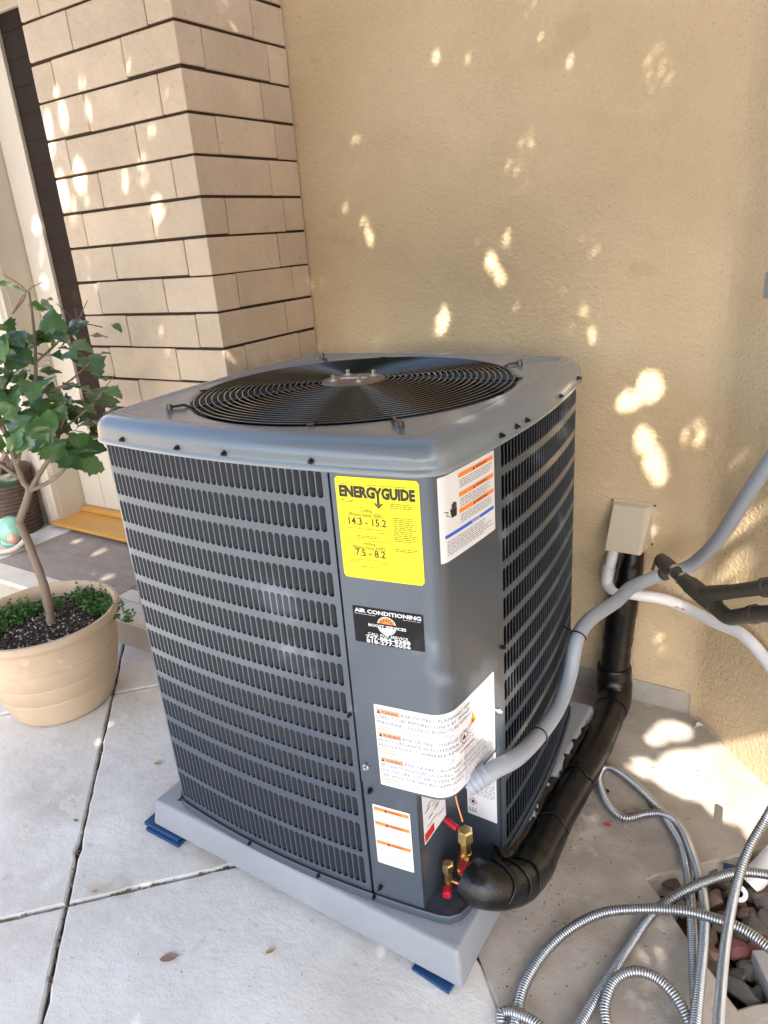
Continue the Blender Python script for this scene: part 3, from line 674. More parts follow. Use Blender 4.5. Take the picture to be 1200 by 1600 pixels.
# corner panel above the recess, folded bottom edge
ZC = .4475
mb = MB(); strip(mb, S_SEAM, S_CP, ZC, ZT, .0025, .005, 6); lip(mb, S_SEAM, ZC, ZT, .0025, -.02); lip(mb, S_CP, ZC, ZT, .0025, -.01); hlip(mb, S_SEAM, S_CP, ZC, .0025, -.012)
corner = mb.build('corner_panel', 'acgrey', unit, smooth=50)
mb = MB(); strip(mb, S_CP+.0015, S_R0-.0015, ZB, ZT, .002, .005); lip(mb, S_CP+.0015, ZB, ZT, .002, -.012); lip(mb, S_R0-.0015, ZB, ZT, .002, -.012)
mb.build('corner_post', 'acgrey', unit, smooth=50)
mb = MB(); strip(mb, S_SEAM+.001, S_ACC, ZB+.004, ZC-.002, .0005, .006); lip(mb, S_ACC, ZB+.004, ZC-.002, .0005, -.012); lip(mb, S_SEAM+.001, ZB+.004, ZC-.002, .0005, -.012)
access = mb.build('access_panel', 'acgrey', unit, smooth=50)
# base pan
mb = MB(); n = 140; prof = [(-.012, .106), (.004, .107), (.007, .110), (.0075, .128), (.006, .131), (.0035, .131), (.0025, .124), (-.05, .1215), (-.42, .1205)]
vs = []
for off, z in prof:
    for i in range(n): vs.append((*U(OL*i/n, off), z))
mb.add(vs, [(j*n+i, j*n+(i+1) % n, (j+1)*n+(i+1) % n, (j+1)*n+i) for j in range(len(prof)-1) for i in range(n)])
mb.build('base_pan', 'acgrey', unit, smooth=40)
# top cover: rolled skirt, rounded shoulder, flat top with a round fan opening
RF = .378; n = 200
mb = MB(); prof = [(.004, 1.128), (.0125, 1.1285), (.0148, 1.131), (.0148, 1.136), (.0128, 1.1395), (.0115, 1.142), (.0115, 1.152), (.0105, 1.161), (.006, 1.171), (-.002, 1.1790), (-.012, 1.1845), (-.024, 1.1872), (-.034, 1.1877), (-.038, 1.1872), (-.043, 1.1845), (-.048, 1.1838)]
vs = []
for off, z in prof: vs += [(*U(OL*i/n, off), z) for i in range(n)]
ang = [math.atan2(U(OL*i/n)[1]-UY, U(OL*i/n)[0]-UX) for i in range(n)]
for r_, z in ((RF+.012, 1.1832), (RF+.004, 1.1820), (RF, 1.178), (RF, 1.13), (RF-.004, 1.06)):
    vs += [(UX+r_*math.cos(a), UY+r_*math.sin(a), z) for a in ang]
k = len(vs)//n
mb.add(vs, [(j*n+i, j*n+(i+1) % n, (j+1)*n+(i+1) % n, (j+1)*n+i) for j in range(k-1) for i in range(n)])
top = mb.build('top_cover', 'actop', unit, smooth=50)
# screws
def screw(s, z, off, parent, r_=.0062, m='screw'):
    r_ *= .82
    x, y = U(s, off); x2, y2 = U(s, off+.006)
    mb = MB(); mb.prism((x, y, z), (x2, y2, z), r_*1.35, r_*1.35, 14); x3, y3 = U(s, off+.0065); x4, y4 = U(s, off+.012); mb.prism((x2, y2, z), (x4, y4, z), r_*.8, r_*.75, 6)
    mb.build('screw', m, parent, smooth=30)
for s, in ((-.425,), (-.30,), (-.125,), (.0,), (.195,)): screw(s, 1.147, .009, top, .0050)
for s in (S_CP+.005, S_R0+.05, S_R0+.10, S_R0+.32, S_R0+.52): screw(s, 1.147, .009, top, .0050)
for s, z in ((-.40, .1275), (-.13, .1265), (.08, .1265), (S_SEAM+.004, .127)): screw(s, z, .004, unit, .0045)
screw(S_SEAM-.012, .611, .0005, unit, .0042); screw(S_SEAM+.016, .492, .0022, corner, .0065, 'zinc'); screw(S_SEAM+.018, .428, .0005, access, .0052); screw(S_SEAM+.02, .158, .0005, access, .0046)
screw(S_CP-.012, .545, .002, corner, .0062, 'zinc'); screw(S_R0-.011, .69, .002, unit, .004)

# fan: dark well, blades, motor, then the wire grille
fan = MB(); fan.lathe([(RF-.006, 1.125), (RF-.01, .98), (.30, .955), (.01, .95)], (UX, UY, 0), 64); fan.build('fan_well', 'blackpart', unit, smooth=40)
mot = MB(); mot.lathe([(.001, 1.0), (.07, 1.0), (.078, 1.01), (.078, 1.15), (.06, 1.165), (.001, 1.166)], (UX, UY, 0), 32); mot.build('fan_motor', 'blackpart', unit, smooth=40)
for b in range(3):
    mb = MB(); nu, nv = 8, 10; a0_ = R(-112+120*b); vs = []
    for i in range(nu+1):
        r_ = .075+(.345-.075)*i/nu
        for j in range(nv+1):
            t = j/nv; w_ = R(44+34*(i/nu)); a = a0_+(t-.5)*w_+R(18)*(i/nu)**2
            vs.append((UX+r_*math.cos(a), UY+r_*math.sin(a), 1.085+.055*(t-.5)*(1.15-.35*i/nu)+.02*t*(1-t)))
    m_ = nv+1
    mb.add(vs, [(i*m_+j, (i+1)*m_+j, (i+1)*m_+j+1, i*m_+j+1) for i in range(nu) for j in range(nv)])
    mb.build('fan_blade', 'fanblade', unit, smooth=60)
gz = lambda r_: 1.1835+.011*(1-(r_/RF)**2)
grille = MB()
HK = [(-.272, -.327), (.318, -.318), (.292, .305), (-.340, .330)]
for hx, hy in HK:
    l = math.hypot(hx, hy); ux, uy = hx/l, hy/l
    P = [(UX+ux*r_, UY+uy*r_, gz(r_)-.0035) for r_ in np.linspace(.05, RF-.004, 12)]+[(UX+ux*(RF+.015), UY+uy*(RF+.015), 1.1890), (UX+ux*(l-.01), UY+uy*(l-.01), 1.1885), (UX+ux*l, UY+uy*l, 1.1865)]
    grille.tube(P, .0034, 8)
    grille.prism((UX+ux*l, UY+uy*l, 1.183), (UX+ux*l, UY+uy*l, 1.194), .0078, .0066, 8)
    grille.prism((UX+ux*l, UY+uy*l, 1.194), (UX+ux*l, UY+uy*l, 1.197), .0045, .004, 6)
for k in range(4):
    a = R(22+90*k); P = [(UX+r_*math.cos(a), UY+r_*math.sin(a), gz(r_)-.004) for r_ in np.linspace(.06, RF+.008, 12)]
    grille.tube(P, .0026, 6)
    grille.prism((UX+(RF+.006)*math.cos(a), UY+(RF+.006)*math.sin(a), 1.181), (UX+(RF+.006)*math.cos(a), UY+(RF+.006)*math.sin(a), 1.187), .008, .008, 8)
gr = grille.build('fan_grille', 'wire', unit, smooth=50)
for i in range(22):
    r_ = .082+(RF-.006-.082)*i/21
    mb = MB(); mb.tube([(UX+r_*math.cos(a), UY+r_*math.sin(a), gz(r_)) for a in np.linspace(0, 2*math.pi, 97)[:-1]], .0022, 6, closed=True)
    mb.build('ring', 'wire', gr, smooth=60)
hub = MB(); hub.lathe([(.001, 1.1985), (.060, 1.1985), (.0735, 1.1965), (.076, 1.193), (.074, 1.189)], (UX, UY, 0), 40)
hb_ = hub.build('hub_plate', 'hub', gr, smooth=40)
for k in range(4):
    a = R(-40+90*k); mb = MB(); c_ = (UX+.05*math.cos(a), UY+.05*math.sin(a))
    mb.prism((*c_, 1.1985), (*c_, 1.2005), .0105, .0105, 16); mb.prism((*c_, 1.2005), (*c_, 1.212), .005, .005, 6); mb.build('bolt', 'zinc', hb_, smooth=30)
mb = MB(); mb.add([(UX+dx*math.cos(R(20))-dy*math.sin(R(20)), UY+dx*math.sin(R(20))+dy*math.cos(R(20)), 1.1992) for dx, dy in ((-.032, -.010), (.032, -.010), (.032, .010), (-.032, .010))], [(0, 1, 2, 3)])
mb.build('motor_label', 'white', hb_)

# ---------------------------------------------------------------- labels: flat prints that follow the sheet metal
def lab(name, m, parent, s0, s1, z0, z1, off=.0032, r_=.004, label=None):
    mb = MB(); n = max(2, int((s1-s0)/.004)); vs = []
    for i in range(n+1):
        s = s0+(s1-s0)*i/n; e_ = min(s-s0, s1-s, r_); d_ = r_-math.sqrt(max(0, r_*r_-(r_-e_)**2)) if r_ else 0
        p = U(s, off); vs += [(*p, z0+d_), (*p, z1-d_)]
    mb.add(vs, [(2*i, 2*i+2, 2*i+3, 2*i+1) for i in range(n)])
    return mb.build(name, m, parent, label=label)
def rect(mb, s0, s1, z0, z1, off):
    n = max(1, int(abs(s1-s0)/.006)); vs = []
    for i in range(n+1):
        p = U(s0+(s1-s0)*i/n, off); vs += [(*p, z0), (*p, z1)]
    mb.add(vs, [(2*i, 2*i+2, 2*i+3, 2*i+1) for i in range(n)])
def poly(mb, pts, off): mb.add([(*U(s, off), z) for s, z in pts], [tuple(range(len(pts)))])
def put(mb, body, s0, s1, z, size, off, align='fit', bold=0., cut=True):
    v, f, w_ = text2d(body, bold)
    if cut: mb.cut()
    if not f: return
    kx = (s1-s0)/w_ if align == 'fit' else size; x0 = s0 if align in ('fit', 'l') else (s0+s1-w_*kx)/2 if align == 'c' else s1-w_*kx
    mb.add([(*U(x0+p[0]*kx, off), z+p[1]*size) for p in v], f)
def greek(mb, s0, s1, z0, z1, pitch, off, fill=.85, rag=.25):
    """Print too small to read in the photograph: rows of word-length dashes."""
    z = z1-pitch
    while z >= z0-1e-6:
        s = s0; end = s1-(s1-s0)*random.uniform(0, rag)
        while s < end:
            l = random.uniform(.7, 2.6)*pitch*1.3; rect(mb, s, min(s+l, end), z, z+pitch*.34, off); s += l+pitch*.55
        z -= pitch
O2 = .0037
sx = lambda x: sfind(x, .97) if False else float(np.interp(x, OP[:45, 0]+UX0, OS[:45]))
e0, e1 = sx(-.7305), sx(-.5745)
en = lab('energy_label', 'yellow', unit, e0, e1, .9255, 1.1205, r_=.006)
fx = lambda t: e0+(e1-e0)*t; fz = lambda t: 1.1205-.195*t
ink = MB()
wd = (fx(.955)-fx(.045)); zt = fz(.185)
sizeE = .0195/.72
put(ink, 'ENERG', fx(.045), fx(.485), zt, sizeE, O2, bold=.055); put(ink, 'GUIDE', fx(.562), fx(.955), zt, sizeE, O2, bold=.055); ink.cut()
yc = fx(.52); t_ = .0021
for sg in (-1, 1): poly(ink, [(yc-t_, zt+.008), (yc+t_, zt+.008), (yc+sg*.006+t_*1.2, zt+.0195), (yc+sg*.006-t_*1.2, zt+.0195)], O2+.0001*(sg+1))
rect(ink, yc-t_, yc+t_, zt-.0125, zt+.0082, O2+.0003)
for sg in (-1, 1): poly(ink, [(yc, zt-.0185), (yc, zt-.0145), (yc+sg*.0065, zt-.0085), (yc+sg*.0082, zt-.0102)], O2+.0004+.0001*sg)
put(ink, '14.3 - 15.2', fx(.13), fx(.595), fz(.455), .0195, O2, bold=.012); put(ink, '7.5 - 8.2', fx(.18), fx(.555), fz(.765), .0195, O2, bold=.012)
ink.split('lettering', 'ink', en)
ol = MB()
for b0, b1 in ((.285, .60), (.61, .915)):
    for q in (b0, b1): rect(ol, fx(.07), fx(.64), fz(q)-.0002, fz(q)+.0002, O2)
    for q in (.07, .64): rect(ol, fx(q)-.0002, fx(q)+.0002, fz(b1), fz(b0), O2)
put(ol, 'Cooling', fx(.29), fx(.43), fz(.328), .0098, O2); put(ol, 'Efficiency Rating (SEER2)', fx(.14), fx(.57), fz(.372), .0098, O2)
put(ol, 'Heating', fx(.30), fx(.44), fz(.652), .0098, O2); put(ol, 'Efficiency Rating (HSPF2)', fx(.15), fx(.57), fz(.694), .0098, O2)
for z in (.492, .805): rect(ol, fx(.10), fx(.61), fz(z)-.00035, fz(z)+.00035, O2)
for a, b, c_, d_ in ((.05, .26, .25, .21), (.66, .95, .275, .215), (.10, .22, .53, .505), (.50, .62, .535, .505), (.22, .5, .585, .55), (.10, .22, .84, .815), (.48, .62, .845, .815), (.22, .5, .89, .86), (.68, .95, .60, .345), (.68, .95, .70, .645), (.07, .2, .075, .055), (.38, .9, .075, .055)):
    greek(ol, fx(a), fx(b), fz(c_), fz(d_), .0036 if a > .6 else .003, O2)
ol.build('small_print', 'olive', en, kind='stuff')
# black service sticker
b0, b1 = sx(-.7205), sx(-.5805); zs0, zs1 = .7895, .8665
sk = lab('service_sticker', 'sticker', unit, b0, b1, zs0, zs1, r_=.001)
bx = lambda t: b0+(b1-b0)*t; bz = lambda t: zs1-(zs1-zs0)*t
wh = MB()
put(wh, 'AIR CONDITIONING', bx(.03), bx(.975), bz(.155), .0112, O2, bold=.035)
put(wh, 'BOOST SERVICES', bx(.22), bx(.76), bz(.50), .0080, O2+.0005, bold=.03)
put(wh, 'CALL FOR SERVICE', bx(.20), bx(.775), bz(.755), .0080, O2+.0002, bold=.02)
put(wh, '747-884-8388', bx(.165), bx(.805), bz(.865), .0108, O2+.0002, bold=.03)
put(wh, '818-277-5056', bx(.17), bx(.805), bz(.975), .0108, O2+.0002, bold=.03)
wh.cut(); greek(wh, bx(.03), bx(.33), bz(.215), bz(.175), .0024, O2, rag=0); wh.cut(); greek(wh, bx(.72), bx(.97), bz(.215), bz(.175), .0024, O2, rag=0)
cx_, cz_ = bx(.485), bz(.44); rr = .0195
def disc(mb, r_, a0_, a1_, off, n=24): poly(mb, [(cx_+r_*math.cos(a0_+(a1_-a0_)*i/n), cz_+r_*math.sin(a0_+(a1_-a0_)*i/n)) for i in range(n+1)], off)
wh.cut(); disc(wh, rr, 0, 2*math.pi*23/24, O2, 23)
og = MB(); disc(og, rr*.92, .02, math.pi-.02, O2+.0002); og.build('logo', 'orange', sk)
bk = MB()
for i in range(7):
    a = R(18+24*i); p_ = (cx_+rr*.62*math.cos(a), cz_+rr*.62*math.sin(a)); poly(bk, [(p_[0]-.0012, p_[1]-.002), (p_[0]+.0016, p_[1]-.0012), (p_[0]+.0009, p_[1]+.0024), (p_[0]-.0013, p_[1]+.0016)], O2+.0004)
disc(bk, rr*.99, math.pi*1.0+.05, math.pi*2-.05, O2+.0001); bk.build('logo_ink', 'ink', sk)
bb = MB(); bb.add([(*U(cx_+sx_*rr*.985, O2+.00032), cz_+sz_) for sx_, sz_ in ((-1, -.0048), (1, -.0048), (1, .0042), (-1, .0042))], [(0, 1, 2, 3)]); bb.build('logo_band', 'sticker', sk)
wl = MB(); disc(wl, rr*.96, math.pi+.12, 2*math.pi-.12, O2+.0002); wl.build('logo_base', 'white', sk)
gl = MB()
wh.split('lettering', 'white', sk)
for i in range(11):
    a = R(196+15*i); p_ = (cx_+rr*.80*math.cos(a), cz_+rr*.80*math.sin(a)); poly(gl, [(p_[0]-.0009, p_[1]-.001), (p_[0]+.0009, p_[1]-.001), (p_[0]+.0009, p_[1]+.0012), (p_[0]-.0009, p_[1]+.0012)], O2+.0004)
gl.build('logo_print', 'inkgrey', sk)
rect_f = None
# shock warning label on the upper corner
q0, q1 = sfind(-.5455, .990), sfind(-.5235, 1.172); z0_, z1_ = .963, 1.1215
wn = lab('warning_label', 'white', unit, q0, q1, z0_, z1_, r_=.001)
wx = lambda t: q0+(q1-q0)*t; wz = lambda t: z1_-(z1_-z0_)*t
orr = MB(); tri = MB(); gp = MB(); bl_ = MB()
for t in (.05, .27, .46): orr.cut(); rect(orr, wx(.30), wx(.97), wz(t+.05), wz(t), O2)
orr.split('warning_band', 'orange', wn)
for t in (.05, .27, .46):
    c_ = wx(.58); tri.cut(); poly(tri, [(c_-.004, wz(t+.043)), (c_+.004, wz(t+.043)), (c_, wz(t+.004))], O2+.0002); put(tri, 'WARNING', c_+.006, c_+.048, wz(t+.042), .0078, O2+.0002, bold=.01, cut=False)
    greek(gp, wx(.32), wx(.96), wz(t+.18), wz(t+.06), .0042, O2)
rect(bl_, wx(.06), wx(.97), wz(.72), wz(.68), O2); bl_.build('notice_band', 'inkblue', wn)
nw = MB(); put(nw, 'NOTICE', wx(.52), wx(.68), wz(.714), .0062, O2+.0003, bold=.02); nw.split('lettering', 'white', wn)
greek(gp, wx(.08), wx(.95), wz(.95), wz(.745), .0042, O2); gp.build('small_print', 'inkgrey', wn, kind='stuff')
# the hand and spark pictogram
hz_ = wz(.435); hs = wx(.21); tri.cut()
poly(tri, [(hs-.008, hz_-.012), (hs+.008, hz_-.012), (hs+.009, hz_+.002), (hs+.006, hz_+.003), (hs-.007, hz_+.003), (hs-.011, hz_+.006), (hs-.012, hz_+.004)], O2)
for i in range(4): rect(tri, hs-.007+i*.004, hs-.0038+i*.004, hz_+.0032, hz_+.013+(.002 if 0 < i < 3 else 0), O2)
for (a, b) in (((-.028, .004), (-.018, .001)), ((-.018, .001), (-.023, -.004)), ((-.023, -.004), (-.014, -.008))):
    poly(tri, [(hs+a[0], hz_+a[1]), (hs+b[0], hz_+b[1]), (hs+b[0], hz_+b[1]+.0014), (hs+a[0], hz_+a[1]+.0014)], O2)
tri.split('lettering', 'ink', wn)
# large flammability label wrapping the lower corner
l0, l1 = sx(-.695), sfind(-.524, 1.150); za_, zb_ = .4535, .652
fl = lab('flammability_label', 'white', unit, l0, l1, za_, zb_, r_=.001)
LW = l1-l0; ly = lambda s: l0+s; lz = lambda t: zb_-(zb_-za_)*t
sal = MB(); dk = MB(); gy = MB(); pale = MB()
lines = [(.045, ['RISK OF FIRE - FLAMMABLE REFRIGERANT', 'USED. TO BE REPAIRED ONLY BY TRAINED SERVICE', 'PERSONNEL. DO NOT PUNCTURE REFRIGERANT TUBING.']),
         (.325, ['RISK OF FIRE - DISPOSE OF PROPERLY', 'IN ACCORDANCE WITH FEDERAL OR LOCAL', 'REGULATIONS. FLAMMABLE REFRIGERANT USED.']),
         (.635, ['RISK OF FIRE - AUXILIARY DEVICES WHICH MAY', 'BE IGNITION SOURCES SHALL NOT BE INSTALLED IN', 'DUCTWORK, OTHER THAN AUXILIARY DEVICES FOR', 'USE WITH THE SPECIFIC APPLIANCE.'])]
for t, L3 in lines:
    sal.cut(); rect(sal, ly(.004), ly(.054), lz(t+.062), lz(t), O2)
    dk.cut(); poly(dk, [(ly(.0065), lz(t+.055)), (ly(.0135), lz(t+.055)), (ly(.010), lz(t+.008))], O2+.0002); put(dk, 'WARNING', ly(.015), ly(.0525), lz(t+.052), .0112, O2+.0002, bold=.012, cut=False)
    for i, tx in enumerate(L3):
        ind = .058 if i == 0 else .004
        put(gy, tx, ly(ind), ly(.19), lz(t+.052+.064*i), .0112, O2, 'l')
    zz_ = t+.064*(len(L3))+.01
    for i in range(2): sal.cut(); rect(sal, ly(.003), ly(random.uniform(.032, .046)), lz(zz_+.018+.034*i), lz(zz_+.004+.034*i), O2)
    greek(pale, ly(.05), ly(.165), lz(min(.97, zz_+.085)), lz(zz_-.005), .0042, O2, rag=.1)
sal.split('warning_band', 'salmon', fl); dk.split('band_lettering', 'ink', fl)
gy.split('lettering', 'inkgrey', fl)
greek(pale, ly(.19), ly(LW-.006), lz(.95), lz(.52), .0050, O2, rag=.3); pale.build('small_print', 'inkpale', fl, kind='stuff')
rd = MB(); c_ = ly(.206); zc = lz(.30)
def ring4(mb, c, z, h, t, off):
    for a in range(4):
        p = [(0, h), (h, 0), (0, -h), (-h, 0)]; b = (a+1) % 4; k_ = (h-t)/h
        poly(mb, [(c+p[a][0], z+p[a][1]), (c+p[b][0], z+p[b][1]), (c+p[b][0]*k_, z+p[b][1]*k_), (c+p[a][0]*k_, z+p[a][1]*k_)][::-1], off)
def flame(mb, c, z, k, off): poly(mb, [(c-.003*k, z-.004*k), (c+.003*k, z-.004*k), (c+.004*k, z), (c+.0015*k, z+.002*k), (c+.001*k, z+.0065*k), (c-.002*k, z+.003*k), (c-.004*k, z+.0005*k)], off)
ring4(rd, c_-.014, zc-.022, .0165, .0022, O2)
rect(rd, c_-.03, c_+.022, lz(.56), lz(.55), O2); rd.build('hazard_diamond', 'inkred', fl)
yd = MB(); poly(yd, [(c_+.006, zc-.010), (c_+.034, zc-.010), (c_+.020, zc+.018)], O2); yd.build('hazard_triangle', 'orange', fl)
fk = MB(); flame(fk, c_-.014, zc-.022, 1.2, O2+.0002); flame(fk, c_+.020, zc-.003, 1.0, O2+.0002); fk.build('flame_symbol', 'ink', fl)
# label on the lower access panel
p0, p1 = sx(-.7215), sx(-.6365); zz0, zz1 = .230, .392
al = lab('caution_label', 'white', access, p0, p1, zz0, zz1, off=.0012, r_=.001)
om = MB(); am = MB(); gm = MB()
for t in (.035, .275, .60): 
    om.cut(); am.cut(); rect(om, p0+.003, p1-.003, zz1-(zz1-zz0)*(t+.055), zz1-(zz1-zz0)*t, .0017)
    c_ = (p0+p1)/2-.012; zc = zz1-(zz1-zz0)*(t+.05); poly(am, [(c_-.0045, zc), (c_+.0045, zc), (c_, zc+.0078)], .0019); put(am, 'WARNING', c_+.006, c_+.036, zc+.001, .0078, .0019, bold=.01, cut=False)
    greek(gm, p0+.005, p1-.005, zz1-(zz1-zz0)*(t+.22), zz1-(zz1-zz0)*(t+.06), .0046, .0017)
greek(gm, p0+.005, p1-.005, zz0+.006, zz1-(zz1-zz0)*.83, .0046, .0017)
om.split('warning_band', 'orange', al); am.split('lettering', 'ink', al); gm.build('small_print', 'inkpale', al, kind='stuff')
# labels inside the recess
def flatlab(name, corner_, du, parent, w_, h_, m):
    mb = MB(); c = Vector(corner_); a = Vector(du)*w_; b = Vector((0, 0, 1))*h_
    mb.add([c, c+a, c+a+b, c+b], [(0, 1, 2, 3)]); return mb.build(name, m, parent)
rl = flatlab('rating_label', (-.607, 1.1655, .235), (1, 0, 0), unit, .074, .20, 'white')
gm = MB(); ik = MB(); rr_ = MB()
def frect(mb, x0, x1, z0, z1, y=1.1650): mb.add([(x0, y, z0), (x1, y, z0), (x1, y, z1), (x0, y, z1)], [(0, 1, 2, 3)])
for i in range(26):
    z = .30+i*.0052; x = -.603
    while x < -.54: l = random.uniform(.004, .013); frect(gm, x, min(x+l, -.537), z, z+.0016); x += l+.003
gm.build('small_print', 'inkgrey', rl, kind='stuff')
for a in range(4):
    p = [(0, .011), (.011, 0), (0, -.011), (-.011, 0)]; b = (a+1) % 4
    rr_.add([(-.592+p[a][0]*k_, 1.1649, .275+p[a][1]*k_) for k_ in (1, .82)]+[(-.592+p[b][0]*k_, 1.1649, .275+p[b][1]*k_) for k_ in (.82, 1)], [(0, 1, 2, 3)])
rr_.build('hazard_diamond', 'inkred', rl)
ik.add([(-.592+x, 1.1648, .275+z) for x, z in ((-.003, -.004), (.003, -.004), (.004, 0), (.001, .006), (-.002, .003), (-.004, 0))], [tuple(range(6))])
for i in range(3): frect(ik, -.601+i*.007, -.5995+i*.007, .247, .257, 1.1649)
frect(ik, -.602, -.584, .2455, .247, 1.1649); ik.build('flame_symbol', 'ink', rl)
dl = flatlab('wiring_label', (-.6230, .992, .285), (0, 1, 0), unit, .098, .135, 'white')
gm = MB()
for i in range(18):
    y = .996+random.uniform(0, .06); z = .31+random.uniform(0, .10); gm.add([(-.6224, y, z), (-.6224, y+random.uniform(.01, .03), z), (-.6224, y+random.uniform(.01, .03), z+.0022), (-.6224, y, z+.0022)], [(0, 1, 2, 3)])
gm.build('small_print', 'inkgrey', dl, kind='stuff')
mb = MB(); mb.add([(-.6223, .995, .290), (-.6223, 1.035, .290), (-.6223, 1.035, .312), (-.6223, .995, .312)], [(0, 1, 2, 3)]); mb.build('red_print', 'inkred', dl)

# service valves in the recess
def valve(base, k, capdir, name_cap='red_cap'):
    b = Vector(base); mb = MB(); z = Vector((0, 0, 1))
    mb.prism(b+z*-.055*k, b+z*-.03*k, .010*k, .012*k, 12); mb.prism(b+z*-.03*k, b+z*-.002, .0115*k, .0125*k, 6); mb.prism(b+z*-.002, b+z*.004, .0135*k, .0135*k, 16)
    mb.prism(b+z*.004, b+z*.026*k, .0175*k, .0165*k, 6); mb.prism(b+z*.026*k, b+z*.029*k, .0165*k, .012*k, 6)
    d = Vector(capdir).normalized(); s0_ = b+z*-.038*k
    mb.prism(s0_, s0_+d*.028*k, .0078*k, .0078*k, 12)
    v = mb.build('service_valve', 'brass', unit, smooth=35)
    mb = MB(); mb.prism(s0_+d*.022*k, s0_+d*.042*k, .0112, .0106, 16); mb.prism(s0_+d*.042*k, s0_+d*.046*k, .0105, .0085, 16); mb.build(name_cap, 'redcap', v, smooth=35)
    return v
v2 = valve((-.574, 1.085, .238), 1.1, (.30, -.85, -.05))
v1 = valve((-.597, 1.040, .180), .80, (.32, -.85, -.10))
mb = MB(); q_ = Vector((-.590, 1.085, .262)); d_ = Vector((-.9, .10, .28)).normalized()
mb.prism(q_+d_*.004, q_+d_*.036, .0078, .0075, 12); mb.build('charging_port', 'redcap', v2, smooth=35)
mb = MB(); mb.prism(q_+d_*.036, q_+d_*.048, .0055, .0055, 10); mb.prism(q_+d_*.048, q_+d_*.056, .0035, .003, 10); mb.build('port_fitting', 'brass', v2, smooth=35)
mb = MB(); mb.prism((-.592, 1.042, .152), (-.545, 1.052, .150), .0058, .0058, 12); mb.build('liquid_line', 'copper', unit, smooth=35)
mb = MB(); mb.tube(catmull([(-.61, 1.13, .46), (-.612, 1.115, .40), (-.602, 1.10, .34), (-.582, 1.09, .285)], 6), .0022, 8); mb.build('sensor_wire', 'copper', unit, smooth=50)

# ---------------------------------------------------------------- pad and shims
pad = MB(); B_ = .105
pad.hexa([(-1.462, .914, .026), (-.507, .914, .013), (-.507, 1.875, .013), (-1.462, 1.875, .026), (-1.450, .926, B_), (-.519, .926, B_), (-.519, 1.863, B_), (-1.450, 1.863, B_)])
p_ = pad.build('equipment_pad', 'pad', None, (UX, UY, .026), smooth=35, bevel=.012, seg=4)
tag(p_, 'blue-grey plastic equipment pad under the air conditioner', 'pad')
def shim(x0, x1, y0, y1, label, tilt=0.):
    t = thing('shim', label, 'shim', ((x0+x1)/2, (y0+y1)/2, 0), 'blue shims under the pad')
    for i, (dx, z0, z1) in enumerate(((0, .001, .0115), (-.010, .0125, .0245))):
        mb = MB(); mb.box(x0+dx, x1+dx*.5, y0+i*.006, y1, z0, z1); mb.build('shim_plate', 'blue', t, bevel=.001, seg=1)
    mb = MB(); mb.box(x0+.01, x1-.01, y0-.0005, y0+.002, .004, .009); mb.build('shim_rib', 'blue', t)
shim(-1.484, -1.355, .902, 1.0, 'dark blue plastic shim stack sticking out under the left corner of the pad')
t = thing('shim', 'thin dark blue plastic shim under the near right corner of the pad', 'shim', (-.58, .94, 0), 'blue shims under the pad')
mb = MB(); mb.hexa([(-.628, .910, .001), (-.532, .900, .001), (-.525, .98, .001), (-.62, .99, .001), (-.628, .910, .007), (-.532, .900, .011), (-.525, .98, .011), (-.62, .99, .007)]); mb.build('shim_plate', 'blue', t, bevel=.001, seg=1)

# ---------------------------------------------------------------- black insulated line set along the unit
ls = thing('insulated_line_set', 'thick black foam wrapped refrigerant line running from the wall cover to the air conditioner', 'pipe', (-.485, 1.9, 0))
def lump(pts, r, amp=.06, seed=1, flat=1.):
    g = np.random.default_rng(seed); k = len(pts); n = np.convolve(g.normal(0, 1, k+8), np.ones(5)/5, 'same')[4:-4]*np.minimum(1, np.arange(k)/4)
    return [r*(1+amp*v) for v in n]
vert = resample(catmull([(-.466, 2.052, .588), (-.467, 2.044, .55), (-.474, 2.036, .48), (-.486, 2.032, .40), (-.494, 2.030, .30), (-.500, 2.026, .17), (-.497, 2.018, .09), (-.488, 1.99, .052)], 10), .014)
vr = [r_*float(np.interp(p[2], [.40, .56], [1, .70])) for r_, p in zip(lump(vert, .0455, .09, 3), vert)]
mb = MB(); mb.tube(vert, vr, 24); mb.build('foam_sleeve', 'foam', ls, smooth=70)
run = resample(catmull([(-.492, 2.02, .075), (-.483, 1.93, .054), (-.476, 1.80, .052), (-.476, 1.62, .052), (-.482, 1.44, .053), (-.478, 1.28, .060), (-.472, 1.17, .098), (-.482, 1.09, .150), (-.512, 1.045, .178), (-.545, 1.045, .185)], 10), .014)
rr_ = [r_*(1+.10*max(0, (i-len(run)+16)/16)) for i, r_ in enumerate(lump(run, .0465, .06, 5))]; rr_[-1] *= .97
mb = MB(); mb.tube(run, rr_, 26, cap=False)
e0_, e1_ = Vector(run[-1]), (Vector(run[-1])-Vector(run[-2])).normalized(); mb.tube([e0_, e0_+e1_*.003, e0_+e1_*.001, e0_-e1_*.02], [rr_[-1], rr_[-1]*.9, rr_[-1]*.62, rr_[-1]*.5], 26); mb.build('foam_sleeve', 'foam', ls, smooth=70)
mb = MB(); mb.tube(catmull([tuple(e0_-e1_*.01), tuple(e0_+e1_*.02), (-.577, 1.075, .192), (-.575, 1.083, .205)], 6), .0125, 14); mb.build('suction_line', 'copper', ls, smooth=50)
